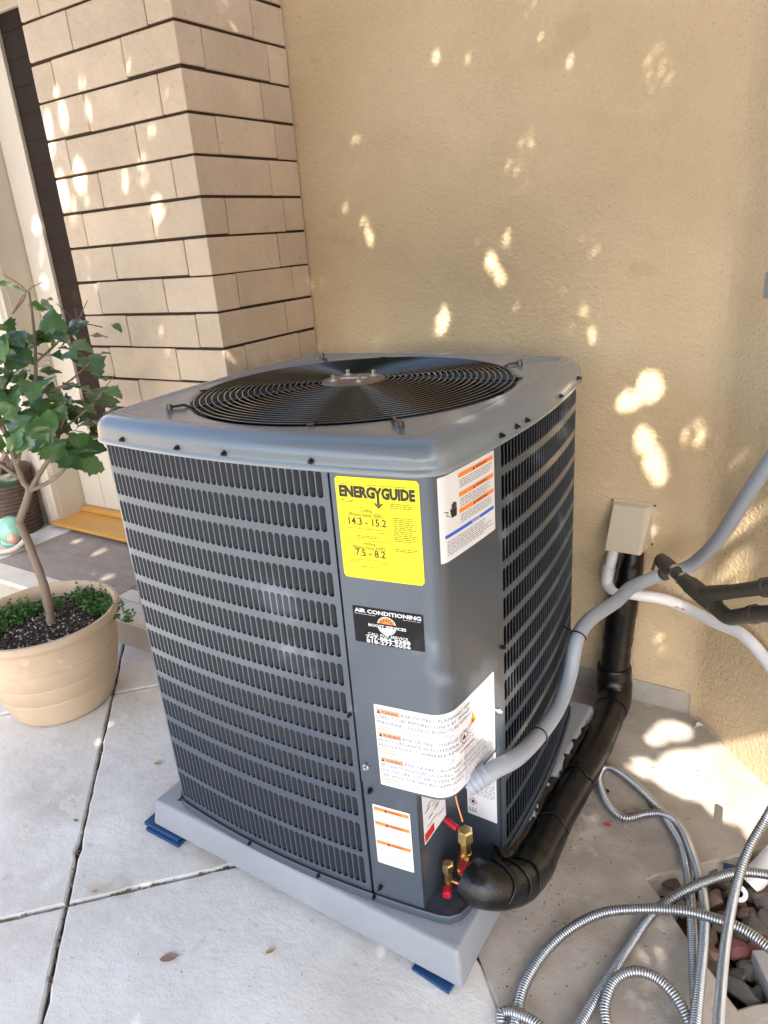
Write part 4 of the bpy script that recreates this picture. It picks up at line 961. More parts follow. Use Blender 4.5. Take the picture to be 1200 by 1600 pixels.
# elbow wrap, a wrinkled collar of tape, and the torn seam along the top
mb = MB(); c = catmull([(-.502, 2.025, .16), (-.499, 2.02, .105), (-.487, 1.985, .064), (-.482, 1.93, .056)], 8); mb.tube(c, [.052, .054, .0545, .055, .0545, .054, .054, .0545, .056, .057, .0565, .056, .055, .0545, .054, .0535, .053, .0525, .052, .0515, .051, .0505, .050, .0495, .049][:len(c)], 22)
mb.build('tape_wrap', 'foam', ls, smooth=60)
# the torn, curling edges of the wrap along the unit side, and folds at the front bend
def flap(y0, y1, k, seed, w0=.034, up=.03):
    g = np.random.default_rng(seed); mb = MB(); vs = []; P = np.array(run)
    for i in range(k):
        y = y0+(y1-y0)*i/(k-1); c = P[np.argmin(abs(P[:, 1]-y))]
        wv = .010*math.sin(i*.9+seed)+.007*math.sin(i*2.1+1)+g.normal(0, .003); e_ = math.sin(math.pi*i/(k-1))**.5
        for j in range(4):
            t = j/3; vs.append((c[0]-.030-t*(w0*e_+wv*.6), y+g.normal(0, .0015), c[2]+.036+up*e_*t*(1-.35*t)+wv*t*.8))
    mb.add(vs, [(4*i+j, 4*i+j+1, 4*i+j+5, 4*i+j+4) for i in range(k-1) for j in range(3)])
    o = mb.build('torn_wrap', 'foam', ls, smooth=60); sm = o.modifiers.new('s', 'SOLIDIFY'); sm.thickness = .0035
flap(1.10, 1.36, 26, 1, .040, .034); flap(1.37, 1.52, 16, 2, .022, .03); flap(1.54, 1.78, 22, 3, .016, .012)
for q, (i0, rad) in enumerate(((len(run)-9, .0035), (len(run)-6, .0042), (len(run)-13, .003), (len(run)-30, .003), (len(run)-44, .0028))):
    p = Vector(run[i0]); t = (Vector(run[i0+1])-p).normalized(); a = t.cross(Vector((0, 0, 1))).normalized(); b = a.cross(t); P = []
    for k_ in range(19):
        an = R(-60+240*k_/18); P.append(p+(a*math.cos(an)+b*math.sin(an))*(.0468+.004*(i0 > len(run)-14))+t*(.006*math.sin(k_*.7+q)))
    mb = MB(); mb.tube(P, [rad*math.sin(math.pi*(k_+.5)/19)**.5 for k_ in range(19)], 8); mb.build('wrap_fold', 'foam', ls, smooth=60)

# wall cover
wc = thing('line_set_cover', 'beige plastic wall cover box above the black insulated pipe', 'pipe cover', (-.485, 2.09, .57))
mb = MB(); mb.add([(-.545, 2.0945, .700), (-.425, 2.0945, .700), (-.540, 2.070, .694), (-.445, 2.070, .694), (-.545, 2.0945, .572), (-.425, 2.0945, .572), (-.540, 1.995, .574), (-.436, 1.995, .574)],
      [(0, 1, 3, 2), (2, 3, 7, 6), (0, 2, 6, 4), (1, 5, 7, 3), (0, 4, 5, 1)])
o = mb.build('cover_shell', 'boxbeige', wc, bevel=.003)
mb = MB(); mb.box(-.552, -.418, 2.089, 2.0945, .566, .706); mb.build('back_flange', 'boxbeige', wc, bevel=.002)
for x, z in ((-.547, .702), (-.422, .700), (-.423, .575)):
    mb = MB(); mb.prism((x, 2.089, z), (x, 2.085, z), .0032, .0026, 8); mb.build('screw', 'screw', wc)

# white drain pipe
pv = thing('drain_pipe', 'white plastic drain pipe with elbow running down along the stucco wall', 'pipe', (-.4, 2.05, .4))
mb = MB(); mb.tube([(-.516, 2.035, .60), (-.530, 2.036, .515), (-.538, 2.036, .47)], .0165, 20); mb.build('pipe', 'pvc', pv, smooth=50)
mb = MB(); el_ = catmull([(-.5335, 2.036, .500), (-.538, 2.036, .462), (-.532, 2.030, .441), (-.510, 2.018, .435), (-.480, 2.006, .435)], 6); mb.tube(el_, .0205, 20); mb.build('elbow', 'pvc', pv, smooth=50)
mb = MB(); mb.tube(catmull([(-.485, 2.008, .4355), (-.44, 2.006, .437), (-.37, 2.03, .427), (-.309, 2.052, .402), (-.216, 1.985, .407), (-.138, 1.92, .422), (-.067, 1.85, .395), (.01, 1.77, .35)], 8), .0168, 20); mb.build('pipe', 'pvc', pv, smooth=50)
mb = MB()
for i in range(22):
    t = i/21; x = -.425+.115*t; y = 2.034; z = .428-.022*t
    if i % 4 != 3: mb.box(x, x+.0022, y-.0028, y, z-.006, z-.0005)
mb.build('pipe_print', 'inkred', pv, kind='stuff')

# grey flexible conduit
cd = thing('grey_conduit', 'smooth grey flexible electrical conduit arching from the air conditioner to the right wall', 'conduit', (-.49, 1.3, .4))
CP = [(-.522, 1.060, .452), (-.503, 1.098, .455), (-.487, 1.16, .440), (-.487, 1.265, .407), (-.487, 1.38, .389), (-.488, 1.46, .392), (-.489, 1.53, .430), (-.487, 1.575, .508), (-.478, 1.66, .525), (-.449, 1.80, .515), (-.432, 1.885, .520), (-.385, 1.955, .530), (-.335, 1.985, .545), (-.284, 1.985, .583), (-.222, 1.925, .690), (-.168, 1.870, .825), (-.118, 1.810, .950), (-.06, 1.75, 1.08), (.0, 1.69, 1.2)]
mb = MB(); pts = resample(catmull(CP, 8), .008); mb.tube(pts, .0190, 20); mb.build('conduit_hose', 'conduit', cd, smooth=60)
mb = MB(); a, b = Vector((-.547, 1.048, .432)), Vector((-.512, 1.080, .457)); d_ = (b-a)
for i in range(4): mb.prism(a+d_*(.1+.22*i), a+d_*(.24+.22*i), .0238-.0008*i, .0238-.0008*i, 18)
mb.prism(a, b, .0215, .0215, 18); mb.build('connector', 'conduit', cd, smooth=35)
def tie(i_, extra):
    p = Vector(pts[i_]); t = (Vector(pts[i_+1])-p).normalized(); a = t.orthogonal().normalized(); b = t.cross(a)
    mb = MB(); mb.tube([p+(a*math.cos(q)+b*math.sin(q))*.0200 for q in np.linspace(0, 2*math.pi, 25)[:-1]], .0022, 6, closed=True)
    mb.tube([p+Vector(extra[0]), p+Vector(extra[1])], .0024, 6); mb.build('cable_tie', 'blackpart', cd, smooth=50)
dd = lambda q: int(np.argmin(np.linalg.norm(np.array(pts)-np.array(q), axis=1)))
tie(dd((-.487, 1.30, .40)), ((.01, .01, -.02), (.016, .012, -.032)))
tie(dd((-.487, 1.585, .515)), ((-.018, .0, .012), (-.045, .012, .014)))

# ---------------------------------------------------------------- dark copper tap manifold by the angled wall
tp = thing('garden_tap', 'dark patinated copper tap and branched pipes at the right edge', 'tap', (-.25, 1.7, .64))
mb = MB(); mb.tube([(-.352, 1.823, .652), (-.345, 1.817, .654), (-.330, 1.801, .652), (-.296, 1.767, .647)], [.010, .0185, .021, .0195], 16)
mb.tube([(-.296, 1.767, .647), (-.270, 1.742, .643)], [.0150, .0150], 16); mb.build('tap_body', 'darkcopper', tp, smooth=45)
mb = MB(); mb.ball((-.327, 1.795, .628), (.018, .012, .021), 14, 10); mb.tube([(-.327, 1.795, .648), (-.327, 1.795, .628)], .012, 12); mb.build('handle_wing', 'darkcopper', tp, smooth=50)
mb = MB(); mb.tube([(-.350, 1.820, .650), (-.359, 1.829, .640), (-.366, 1.836, .612)], [.0045, .0045, .004], 10); mb.build('lever', 'darkcopper', tp, smooth=50)
mb = MB(); mb.prism((-.303, 1.774, .648), (-.296, 1.767, .647), .0205, .0205, 16); mb.prism((-.277, 1.748, .644), (-.272, 1.743, .643), .0185, .0185, 16); mb.build('solder_collar', 'zinc', tp, smooth=40)
mb = MB(); mb.tube([(-.274, 1.745, .643), (-.250, 1.722, .641), (-.212, 1.684, .637), (-.188, 1.662, .632)], [.0165, .0225, .0235, .0215], 18)
mb.tube([(-.222, 1.694, .640), (-.188, 1.658, .664), (-.155, 1.626, .690)], [.018, .0190, .0175], 16); mb.build('wye_fitting', 'darkcopper', tp, smooth=50)
mb = MB(); mb.tube(catmull([(-.190, 1.664, .633), (-.172, 1.646, .627), (-.150, 1.622, .628), (-.128, 1.600, .645), (-.096, 1.566, .676), (-.05, 1.515, .715), (.03, 1.43, .78), (.11, 1.35, .84)], 6), .0185, 16); mb.build('branch_pipe', 'darkcopper', tp, smooth=50)
mb = MB(); mb.tube(catmull([(-.160, 1.631, .686), (-.125, 1.596, .715), (-.076, 1.545, .757), (-.02, 1.49, .80), (.07, 1.40, .87)], 6), .0165, 16); mb.build('branch_pipe', 'darkcopper', tp, smooth=50)
for a, b in (((-.100, 1.570, .672), (-.090, 1.560, .682)), ((-.082, 1.551, .752), (-.074, 1.543, .758)), ((-.190, 1.664, .633), (-.184, 1.658, .631))): mb = MB(); mb.prism(a, b, .0215, .0215, 16); mb.build('coupling', 'darkcopper', tp, smooth=40)

# small electrical box on the angled wall
mb = MB(); c = Vector(CORNER)+d*.0
def w45(mb, t0, t1, o0, o1, z0, z1):
    f = lambda t, o_: (CORNER[0]+t/math.sqrt(2)-o_/math.sqrt(2), CORNER[1]-t/math.sqrt(2)-o_/math.sqrt(2))
    p = [f(t0, o1), f(t1, o1), f(t1, o0), f(t0, o0)]; mb.hexa([(*q, z0) for q in p]+[(*q, z1) for q in p])
mb = MB(); w45(mb, .132, .29, .0005, .016, 1.300, 1.36); o = mb.build('electrical_box', 'metalbox', None, (-.15, 1.9, 1.3), bevel=.003); tag(o, 'grey metal electrical box on the wall at the right edge', 'electrical box')

# ---------------------------------------------------------------- galvanised flexible conduits on the ground
def flex(path, label, r_=.0114):
    pts = resample(catmull(path, 10), .00115); n = len(pts); ph = np.arange(n)/5*2*math.pi
    rad = r_*(1-.24*np.clip(np.cos(ph), 0, 1)**1.5)
    mb = MB(); mb.tube(pts, list(rad), 12); o = mb.build('flexible_conduit', 'flex', None, tuple(np.mean(pts, 0)*[1, 1, 0]), smooth=60)
    return tag(o, label, 'conduit', 'galvanised conduits lying on the ground')
flex(CABLE_A, 'silver corrugated conduit with long narrow loop reaching up to the black pipe')
flex(CABLE_B, 'silver corrugated conduit in a wide arc from lower left across the rock pit')
flex(CABLE_C, 'silver corrugated conduit running diagonally up to the right edge beneath the others')
flex(CABLE_D, 'silver corrugated conduit in a small hump at the bottom edge')
flex(CABLE_E, 'brightest silver corrugated conduit rising steeply over the rocks at the right', .0105)
flex(CABLE_F, 'short end of silver corrugated conduit at the lower left of the tangle')

# white pipe, washer, concrete block at the pit
mb = MB(); mb.tube([(-.030, 1.508, -.02), (.09, 1.66, .13)], .027, 20); o = mb.build('pipe_stub', 'pvc', None, (0, 1.55, 0), smooth=50); tag(o, 'thick white plastic pipe end sticking out of the rock pit', 'pipe')
mb = MB(); c = Vector((-.045, 1.437, .012)); a = Vector((1, .2, .25)).normalized(); b = Vector((-.1, .8, .7)); b = (b-a*b.dot(a)).normalized(); n_ = a.cross(b)
vs = []
for rr2, off in ((.008, -.001), (.0185, -.001), (.0185, .001), (.008, .001)): vs += [c+(a*math.cos(q)+b*math.sin(q))*rr2+n_*off for q in np.linspace(0, 2*math.pi, 29)[:-1]]
mb.add(vs, [(j*28+i, j*28+(i+1) % 28, ((j+1) % 4)*28+(i+1) % 28, ((j+1) % 4)*28+i) for j in range(4) for i in range(28)])
o = mb.build('washer', 'pvc', None, tuple(c), smooth=40); tag(o, 'round pale washer lying on the rocks behind a conduit', 'washer')
mb = MB(); cc = [(-.003, 1.300), (.09, 1.14), (.26, 1.24), (.167, 1.40)]; mb.hexa([(*p, -.075) for p in cc]+[(*p, .012) for p in cc])
o = mb.build('concrete_block', 'blockgrey', None, (.12, 1.27, -.07), bevel=.004); tag(o, 'grey concrete block at the lower right corner of the rock pit', 'block')
mb = MB(); bm_c = Vector((-.088, 1.512, .0)); mb.hexa([bm_c+Vector(p) for p in ((0, 0, -.01), (.022, .004, -.01), (.020, .014, -.01), (-.002, .010, -.01), (0, 0, .004), (.022, .004, .006), (.020, .014, .004), (-.002, .010, .004))])
o = mb.build('plastic_scrap', 'blue', None, tuple(bm_c)); tag(o, 'small bright blue plastic scrap among the rocks', 'scrap')

# ---------------------------------------------------------------- potted shrub
pc = (-2.28, 1.20, 0)
pot = thing('flower_pot', 'large round tan plastic plant pot with ringed sides', 'plant pot', pc)
prof = [(.150, .002), (.170, .004), (.177, .014)]
z_ = [.02, .10, .103, .107, .110, .165, .168, .172, .175, .230, .233, .237, .240, .315]
for z in z_:
    t = (z-.014)/.301; r_ = .177+.063*t+.012*math.sin(t*math.pi)
    if round(z, 3) in (.103, .107, .168, .172, .233, .237): r_ -= .0028
    prof.append((r_, z))
prof += [(.2445, .322), (.256, .330), (.262, .342), (.261, .353), (.255, .360), (.246, .361), (.239, .355), (.232, .33), (.225, .30)]
mb = MB(); mb.lathe(prof, pc, 96, True); mb.build('pot_wall', 'pot', pot, smooth=40)
mb = MB(); n = 60; vs = [(pc[0], pc[1], .318)]
for ir in range(1, 9):
    for i in range(n):
        a = 2*math.pi*i/n; r_ = .229*ir/8; vs.append((pc[0]+r_*math.cos(a), pc[1]+r_*math.sin(a), .318-.010*(ir/8)**2+random.gauss(0, .0025)))
fs = [(0, 1+i, 1+(i+1) % n) for i in range(n)]+[(1+(q*n)+i, 1+(q+1)*n+i, 1+(q+1)*n+(i+1) % n, 1+q*n+(i+1) % n) for q in range(7) for i in range(n)]
mb.add(vs, fs); mb.build('soil', 'soil', pot, smooth=80)
def crumbs(name, m, count, smin, smax, rmin=0.):
    mb = MB()
    for _ in range(count):
        r_ = .222*math.sqrt(random.uniform(rmin, 1)); a = random.uniform(0, 6.283); s = random.uniform(smin, smax)
        c = Vector((pc[0]+r_*math.cos(a), pc[1]+r_*math.sin(a), .316-.010*(r_/.229)**2+s*.4))
        v = [c+Vector((random.uniform(.6, 1.2)*s*dx, random.uniform(.6, 1.2)*s*dy, random.uniform(.5, 1)*s*dz)) for dx, dy, dz in ((1, 0, 0), (-1, 0, 0), (0, 1, 0), (0, -1, 0), (0, 0, 1), (0, 0, -1))]
        mb.add(v, [(0, 2, 4), (2, 1, 4), (1, 3, 4), (3, 0, 4), (2, 0, 5), (1, 2, 5), (3, 1, 5), (0, 3, 5)])
    return mb.build(name, m, pot, kind='stuff')
crumbs('perlite_grains', 'perlite', 800, .002, .0065); crumbs('soil_grains', 'grain', 1600, .002, .0075)

shrub = thing('potted_shrub', 'small shrub tree with big glossy lobed leaves growing in the tan pot', 'shrub', (-2.26, 1.213, .31))
st_ = [(-2.26, 1.213, .30), (-2.252, 1.219, .45), (-2.262, 1.212, .622), (-2.272, 1.205, .712)]
mb = MB(); p = resample(catmull(st_, 8), .02); mb.tube(p, list(np.linspace(.0165, .0125, len(p))+np.random.default_rng(2).normal(0, .0009, len(p))), 14); mb.build('trunk', 'bark', shrub, smooth=60)
def limb(P, r0, r1): 
    mb = MB(); p = resample(catmull(P, 8), .015); mb.tube(p, list(np.linspace(r0, r1, len(p))), 10); mb.build('branch', 'bark', shrub, smooth=60)
limb([(-2.274, 1.204, .70), (-2.224, 1.238, .807), (-2.232, 1.232, .845), (-2.238, 1.228, .921), (-2.245, 1.225, 1.007), (-2.255, 1.22, 1.10)], .0135, .006)
limb([(-2.226, 1.236, .80), (-2.186, 1.262, .859), (-2.134, 1.297, .931), (-2.096, 1.322, 1.006), (-2.07, 1.34, 1.06)], .0095, .004)
limb([(-2.222, 1.239, .81), (-2.17, 1.27, .83), (-2.12, 1.306, .866), (-2.08, 1.33, .92), (-2.03, 1.37, .98)], .0075, .0035)
limb([(-2.238, 1.228, .90), (-2.20, 1.25, .98), (-2.150, 1.287, 1.05), (-2.140, 1.293, 1.116), (-2.11, 1.313, 1.272), (-2.099, 1.321, 1.367), (-2.095, 1.325, 1.43)], .0085, .0035)
limb([(-2.12, 1.306, 1.22), (-2.05, 1.34, 1.27), (-1.99, 1.385, 1.325), (-1.94, 1.44, 1.31)], .004, .002)
limb([(-2.11, 1.312, 1.12), (-2.03, 1.35, 1.16), (-1.97, 1.39, 1.21)], .0045, .002)
limb([(-2.10, 1.32, 1.0), (-2.02, 1.37, 1.06), (-1.95, 1.40, 1.12)], .0045, .002)
limb([(-2.235, 1.23, .85), (-2.30, 1.19, .93), (-2.36, 1.15, 1.0)], .0085, .0035)
limb([(-2.245, 1.225, 1.0), (-2.28, 1.20, 1.15), (-2.27, 1.22, 1.30)], .006, .0025)

def leaf_mesh(seed, m):
    g = random.Random(seed); out = []
    # half outline of a lobed, toothed leaf, stalk at the origin, tip at y = 1
    half = [(0, .0), (.16, -.07), (.34, -.04), (.47, .10), (.44, .20), (.53, .30), (.45, .40), (.40, .47), (.42, .56), (.32, .64), (.26, .70), (.24, .79), (.13, .88), (0, 1.0)]
    half = [(x*g.uniform(.88, 1.1), y+g.uniform(-.02, .02)) for x, y in half]; half[0] = (0, 0); half[-1] = (0, 1)
    half = [(max(0, float(p[0])), float(p[1])) for p in catmull([(x, y, 0) for x, y in half], 2)]; half[-1] = (0, 1)
    bend = g.uniform(.15, .45); fold = g.uniform(-.10, .35); wav = g.uniform(.04, .11)
    def P(x, y, sgn):
        return (x*sgn, y, fold*abs(x)-bend*y*y+wav*math.sin(y*9+sgn)*abs(x)*1.5)
    vs = []; fs = []; k = len(half)
    mid = [P(0, max(0, y), 1) for _, y in half]
    for sgn in (1, -1):
        b = len(vs); 
        for (x, y), q in zip(half, mid): vs += [q, P(x*.5, y, sgn), P(x, y, sgn)]
        for i in range(k-1):
            for j in range(2):
                f = (b+3*i+j, b+3*i+j+1, b+3*(i+1)+j+1, b+3*(i+1)+j); fs.append(f if sgn > 0 else f[::-1])
    me = bpy.data.meshes.new('leaf'); me.from_pydata(vs, [], fs); bm = bmesh.new(); bm.from_mesh(me)
    bmesh.ops.remove_doubles(bm, verts=bm.verts, dist=1e-5)
    # leaf stalk
    bm.to_mesh(me); bm.free(); me.materials.append(M[m]); me.validate()
    for p in me.polygons: p.use_smooth = True
    return me
LM = [leaf_mesh(i, 'leaf') for i in range(8)]; LY = [leaf_mesh(i+20, 'leafyoung') for i in range(2)]
def add_leaf(pos, size, young=False, face=None):
    o = bpy.data.objects.new('leaf', random.choice(LY if young else LM)); COL.objects.link(o); o.parent = shrub
    c = Vector(pos); ctr = Vector((-2.14, 1.27, c.z)); out = c-ctr
    out = (out.normalized() if out.length > .02 else Vector((1, 0, 0)))
    # blades hang outward, faces up and outward
    nrm = (Vector((.05, -.25, .85))+out*.30+Vector((random.gauss(0, .42), random.gauss(0, .42), random.gauss(0, .3)))).normalized()
    tip = (out*1.0+Vector((random.gauss(0, .5), random.gauss(0, .5), random.uniform(-.9, -.05)))); tip = (tip-nrm*tip.dot(nrm)).normalized()
    xx = tip.cross(nrm); m_ = Matrix((xx, tip, nrm)).transposed().to_4x4()
    s = size*1.12; base = c-tip*s*.45
    m_.translation = base-ORG[shrub]; o.matrix_local = m_ @ Matrix.Diagonal((s, s, s, 1))
for x, y, z, s in TREE_LEAVES: add_leaf((x, y, z), s*.78, young=s < .052)
gg = random.Random(4)
for _ in range(95):      # smaller leaves filling the crown
    z = gg.triangular(.90, 1.40, 1.04); a = gg.uniform(0, 6.28); r_ = gg.uniform(.04, .19)*(1.15 if z < 1.12 else .8)
    add_leaf((-2.14+r_*math.cos(a)*1.05, 1.30+r_*math.sin(a), z), gg.uniform(.036, .074), young=gg.random() < .25)
for _ in range(14): add_leaf((-2.34+gg.uniform(-.10, .08), 1.17+gg.uniform(-.08, .08), gg.uniform(.92, 1.36)), gg.uniform(.055, .09))
for x, y, z in [(-1.99, 1.385, 1.325), (-2.03, 1.37, .98), (-1.95, 1.40, 1.12), (-2.07, 1.34, 1.06), (-2.10, 1.32, 1.43), (-2.26, 1.22, 1.30), (-2.16, 1.24, 1.2), (-2.2, 1.33, 1.05)]:
    for q in range(3): limb([(x-.05, y-.03, z-.06), (x, y, z), (x+gg.uniform(-.05, .06), y+gg.uniform(-.05, .05), z+gg.uniform(-.02, .07))], .0022, .0012)

# low creeping plants on the soil
def creeper(name, label, clumps, seed):
    g = random.Random(seed); mb = MB()
    for cx, cy, cz, rad, nn in clumps:
        for _ in range(nn):
            a = g.uniform(0, 6.283); r_ = rad*math.sqrt(g.random()); b = Vector((cx+r_*math.cos(a), cy+r_*math.sin(a), cz-.01))
            if (b-Vector((pc[0], pc[1], b.z))).length > .235 and cz > .3: b = Vector((pc[0], pc[1], b.z))+(b-Vector((pc[0], pc[1], b.z))).normalized()*.235
            dr = Vector((g.gauss(0, .5), g.gauss(0, .5), g.uniform(.3, 1.2))).normalized(); L_ = g.uniform(.02, .065)
            tip = b+dr*L_; si = dr.cross(Vector((0, 0, 1))).normalized()*.0008
            mb.add([b-si, b+si, tip], [(0, 1, 2)])
            for q in range(g.randint(6, 11)):
                p = b.lerp(tip, g.uniform(.25, 1)); ld = Vector((g.gauss(0, 1), g.gauss(0, 1), g.gauss(.3, .6))).normalized(); s = g.uniform(.006, .014)
                sd = ld.cross(Vector((g.gauss(0, 1), g.gauss(0, 1), 1))).normalized()*s*.38
                mb.add([p, p+ld*s*.45+sd, p+ld*s, p+ld*s*.45-sd], [(0, 1, 2, 3)])
    o = mb.build(name, 'cover', None, (clumps[0][0], clumps[0][1], .31)); tag(o, label, 'plant', kind='stuff')
creeper('ground_cover', 'low bright green creeping plant along the back right rim of the tan pot', [(-2.235, 1.39, .318, .075, 130), (-2.15, 1.37, .32, .055, 90), (-2.32, 1.395, .318, .05, 70), (-2.09, 1.365, .335, .025, 30), (-2.055, 1.385, .325, .02, 22), (-2.03, 1.41, .31, .018, 14), (-2.05, 1.38, .29, .014, 12)], 3)
creeper('ground_cover', 'low bright green creeping plant at the left side of the tan pot', [(-2.43, 1.13, .318, .07, 120), (-2.40, 1.22, .318, .06, 80), (-2.39, 1.06, .32, .05, 70), (-2.36, 1.29, .318, .05, 60), (-2.45, 1.2, .318, .05, 60)], 5)

# ---------------------------------------------------------------- basket and figurine on the porch
bk_ = thing('planter_basket', 'dark brown ribbed basket planter behind the potted shrub', 'basket', (-3.77, 1.985, ZP))
mb = MB(); pr = [(.001, ZP+.002), (.125, ZP+.002)]
for i in range(15):
    z = ZP+.004+i*.022; pr += [(.126+.0006*i, z), (.134+.0006*i, z+.007), (.134+.0006*i, z+.014), (.126+.0006*i, z+.020)]
pr += [(.145, ZP+.345), (.140, ZP+.36), (.128, ZP+.35), (.122, ZP+.30), (.001, ZP+.29)]
mb.lathe(pr, (-3.77, 1.985, 0), 48); mb.build('basket_body', 'basket', bk_, smooth=45)
for i in range(7):
    a = i*.9; mb = MB(); mb.tube(catmull([(-3.77+.06*math.cos(a), 1.985+.06*math.sin(a), ZP+.28), (-3.77+.08*math.cos(a+.4), 1.985+.08*math.sin(a+.4), ZP+.40), (-3.77+.12*math.cos(a+.7), 1.985+.10*math.sin(a+.7), ZP+.46)], 6), [.014]*7+[.012]*6, 8); mb.build('root', 'bark', bk_, smooth=50)
fg = thing('ceramic_figurine', 'mint green ceramic garden figurine with pink cheek and curved cream arm', 'figurine', (-3.53, 1.80, ZP))
mb = MB(); mb.ball((-3.53, 1.82, ZP+.10), (.075, .07, .075), 24, 16); mb.ball((-3.545, 1.825, ZP+.035), (.065, .06, .034), 20, 10); mb.build('body', 'mint', fg, smooth=80)
mb = MB(); mb.ball((-3.483, 1.795, ZP+.075), (.032, .03, .036), 16, 12); mb.build('cheek', 'pink', fg, smooth=80)
mb = MB(); mb.ball((-3.535, 1.758, ZP+.125), (.016, .014, .02), 14, 10); mb.build('eye', 'ink', fg, smooth=80)
mb = MB(); pth = catmull([(-3.57, 1.72, ZP+.016), (-3.50, 1.735, ZP+.018), (-3.455, 1.775, ZP+.026), (-3.435, 1.82, ZP+.055), (-3.43, 1.835, ZP+.085)], 8); mb.tube(pth, list(np.linspace(.017, .012, len(pth))), 12); mb.ball(pth[-1], .012, 10, 8); mb.build('arm', 'bone', fg, smooth=70)

# ---------------------------------------------------------------- fallen leaves and litter
def ground_leaf(x, y, L_, wd, ang, m, label, z=.001, curl=.25):
    mb = MB(); n = 8; vs = []
    for i in range(n+1):
        t = i/n; h = wd*math.sin(math.pi*min(1, t*.97+.015))**.8*.5
        for sd in (-1, 0, 1):
            lx, ly_ = (t-.5)*L_, sd*h; vs.append((x+lx*math.cos(ang)-ly_*math.sin(ang), y+lx*math.sin(ang)+ly_*math.cos(ang), z+.002+curl*abs(ly_)+curl*L_*(t-.5)**2*.6))
    mb.add(vs, [(3*i+j, 3*i+j+1, 3*i+j+4, 3*i+j+3) for i in range(n) for j in range(2)])
    mb.tube([(x-L_*.5*math.cos(ang), y-L_*.5*math.sin(ang), z+.004), (x-L_*.72*math.cos(ang), y-L_*.72*math.sin(ang), z+.004)], .0007, 5)
    o = mb.build('fallen_leaf', m, None, (x, y, 0), smooth=80); tag(o, label, 'leaf', 'fallen leaves and bits on the slabs')
ground_leaf(-1.127, .665, .043, .022, 3.9, 'dryleaf', 'oval pinkish brown fallen leaf alone on the near pale slab')
ground_leaf(-.930, .792, .026, .012, 1.2, 'tanleaf', 'small crumpled tan leaf bit near the pad front edge', curl=.8)
ground_leaf(-1.671, 1.109, .022, .016, .6, 'tanleaf', 'small crumpled tan leaf left of the pad near the wall', curl=.9)
ground_leaf(-1.700, .830, .018, .009, .2, 'greenbit', 'tiny green leaf bit on the slab left of the pad')
ground_leaf(-1.100, .480, .020, .010, 2.2, 'greenbit', 'tiny green leaf bit at the bottom edge of the picture')
ground_leaf(-1.44, .70, .016, .009, .9, 'tanleaf', 'tiny tan leaf caught in the slab joint crossing')
ground_leaf(-.372, 1.512, .020, .014, .3, 'redbit', 'small red petal on the stained concrete beside the conduit loop')
ground_leaf(-.235, 2.035, .026, .02, .8, 'pvc', 'white paper scrap in the corner below the stucco wall', curl=1.)
ground_leaf(-.41, 1.63, .022, .017, .8, 'soil', 'dark round leaf spot inside the conduit loop', curl=.15)
g = random.Random(11); mb = MB()
for _ in range(330):
    r1 = g.random()
    if r1 < .3: x, y = -.46+abs(g.gauss(0, .05)), g.uniform(.95, 1.6)
    elif r1 < .5: x, y = g.uniform(-.45, -.1), g.uniform(.8, 1.9)
    else: x, y = g.uniform(-2.2, -.6), g.uniform(.3, .9)
    if (x+y)/1.41421 > PV0-.02 and -1.17 < (x-y)/1.41421 < -.81: continue
    s = g.uniform(.0006, .0021)*(1.0 if r1 > .5 else 1.4); c = Vector((x, y, .0008))
    v = [c+Vector((g.uniform(.6, 1.4)*s*dx, g.uniform(.6, 1.4)*s*dy, s*.7*dz)) for dx, dy, dz in ((1, 0, 0), (-.6, .8, 0), (-.6, -.8, 0), (0, 0, 1))]
    mb.add(v, [(0, 1, 3), (1, 2, 3), (2, 0, 3)])
mb.build('grit', 'soil', ground, kind='stuff')
g = random.Random(13); mb = MB()      # twigs and soil crumbs in the slab joints
for _ in range(260):
    if g.random() < .5: p = uv(g.uniform(-3.2, -.6), -.59+g.gauss(0, .004))
    else: p = uv(-1.493+g.gauss(0, .004), g.uniform(-1.5, .3))
    a = g.uniform(0, 3.14); l = g.uniform(.002, .011); w_ = g.uniform(.0008, .003)
    mb.add([(p[0]+l*math.cos(a), p[1]+l*math.sin(a), -.004), (p[0]-w_*math.sin(a), p[1]+w_*math.cos(a), -.002+w_), (p[0]-l*math.cos(a), p[1]-l*math.sin(a), -.005), (p[0]+w_*math.sin(a), p[1]-w_*math.cos(a), -.003)], [(0, 1, 2), (0, 2, 3)])
mb.build('joint_litter', 'litter', ground, kind='stuff')

# ---------------------------------------------------------------- shade tree standing behind the viewer: its crown dapples the sun
E1 = Vector((-SUN.y, SUN.x, 0)).normalized(); E2 = SUN.cross(E1)
C0 = Vector((-1.2, 1.5, .8)); DT = 2.5
tree = thing('shade_tree', 'leafy shade tree outside the picture casting dappled shade over the yard', 'tree', (.6, -3.2, 0))
gaps = []
for q in SUN_GAPS:
    c = Vector(q[0:3])-C0; u_ = Vector(q[3:6]); v_ = Vector(q[6:9])
    A_ = np.array([[u_.dot(E1), v_.dot(E1)], [u_.dot(E2), v_.dot(E2)]])
    gaps.append((np.array([c.dot(E1), c.dot(E2)]), A_, q[9]))
SHADE = [(-2.49, 1.05), (-2.12, .52), (-.76, -1.14), (-.69, -1.22), (.92, -1.23), (1.08, -.98), (1.2, -.74), (1.19, -.62), (1.12, .81), (1.03, 1.02), (-1.2, 2.31), (-1.43, 2.44), (-1.66, 2.13), (-2.2, 1.43)]
def ellip(ab, c, A_, infl):
    Uv, sv, Vt = np.linalg.svd(A_); return ((ab-c) @ Uv)/(np.maximum(sv, .003)+infl)
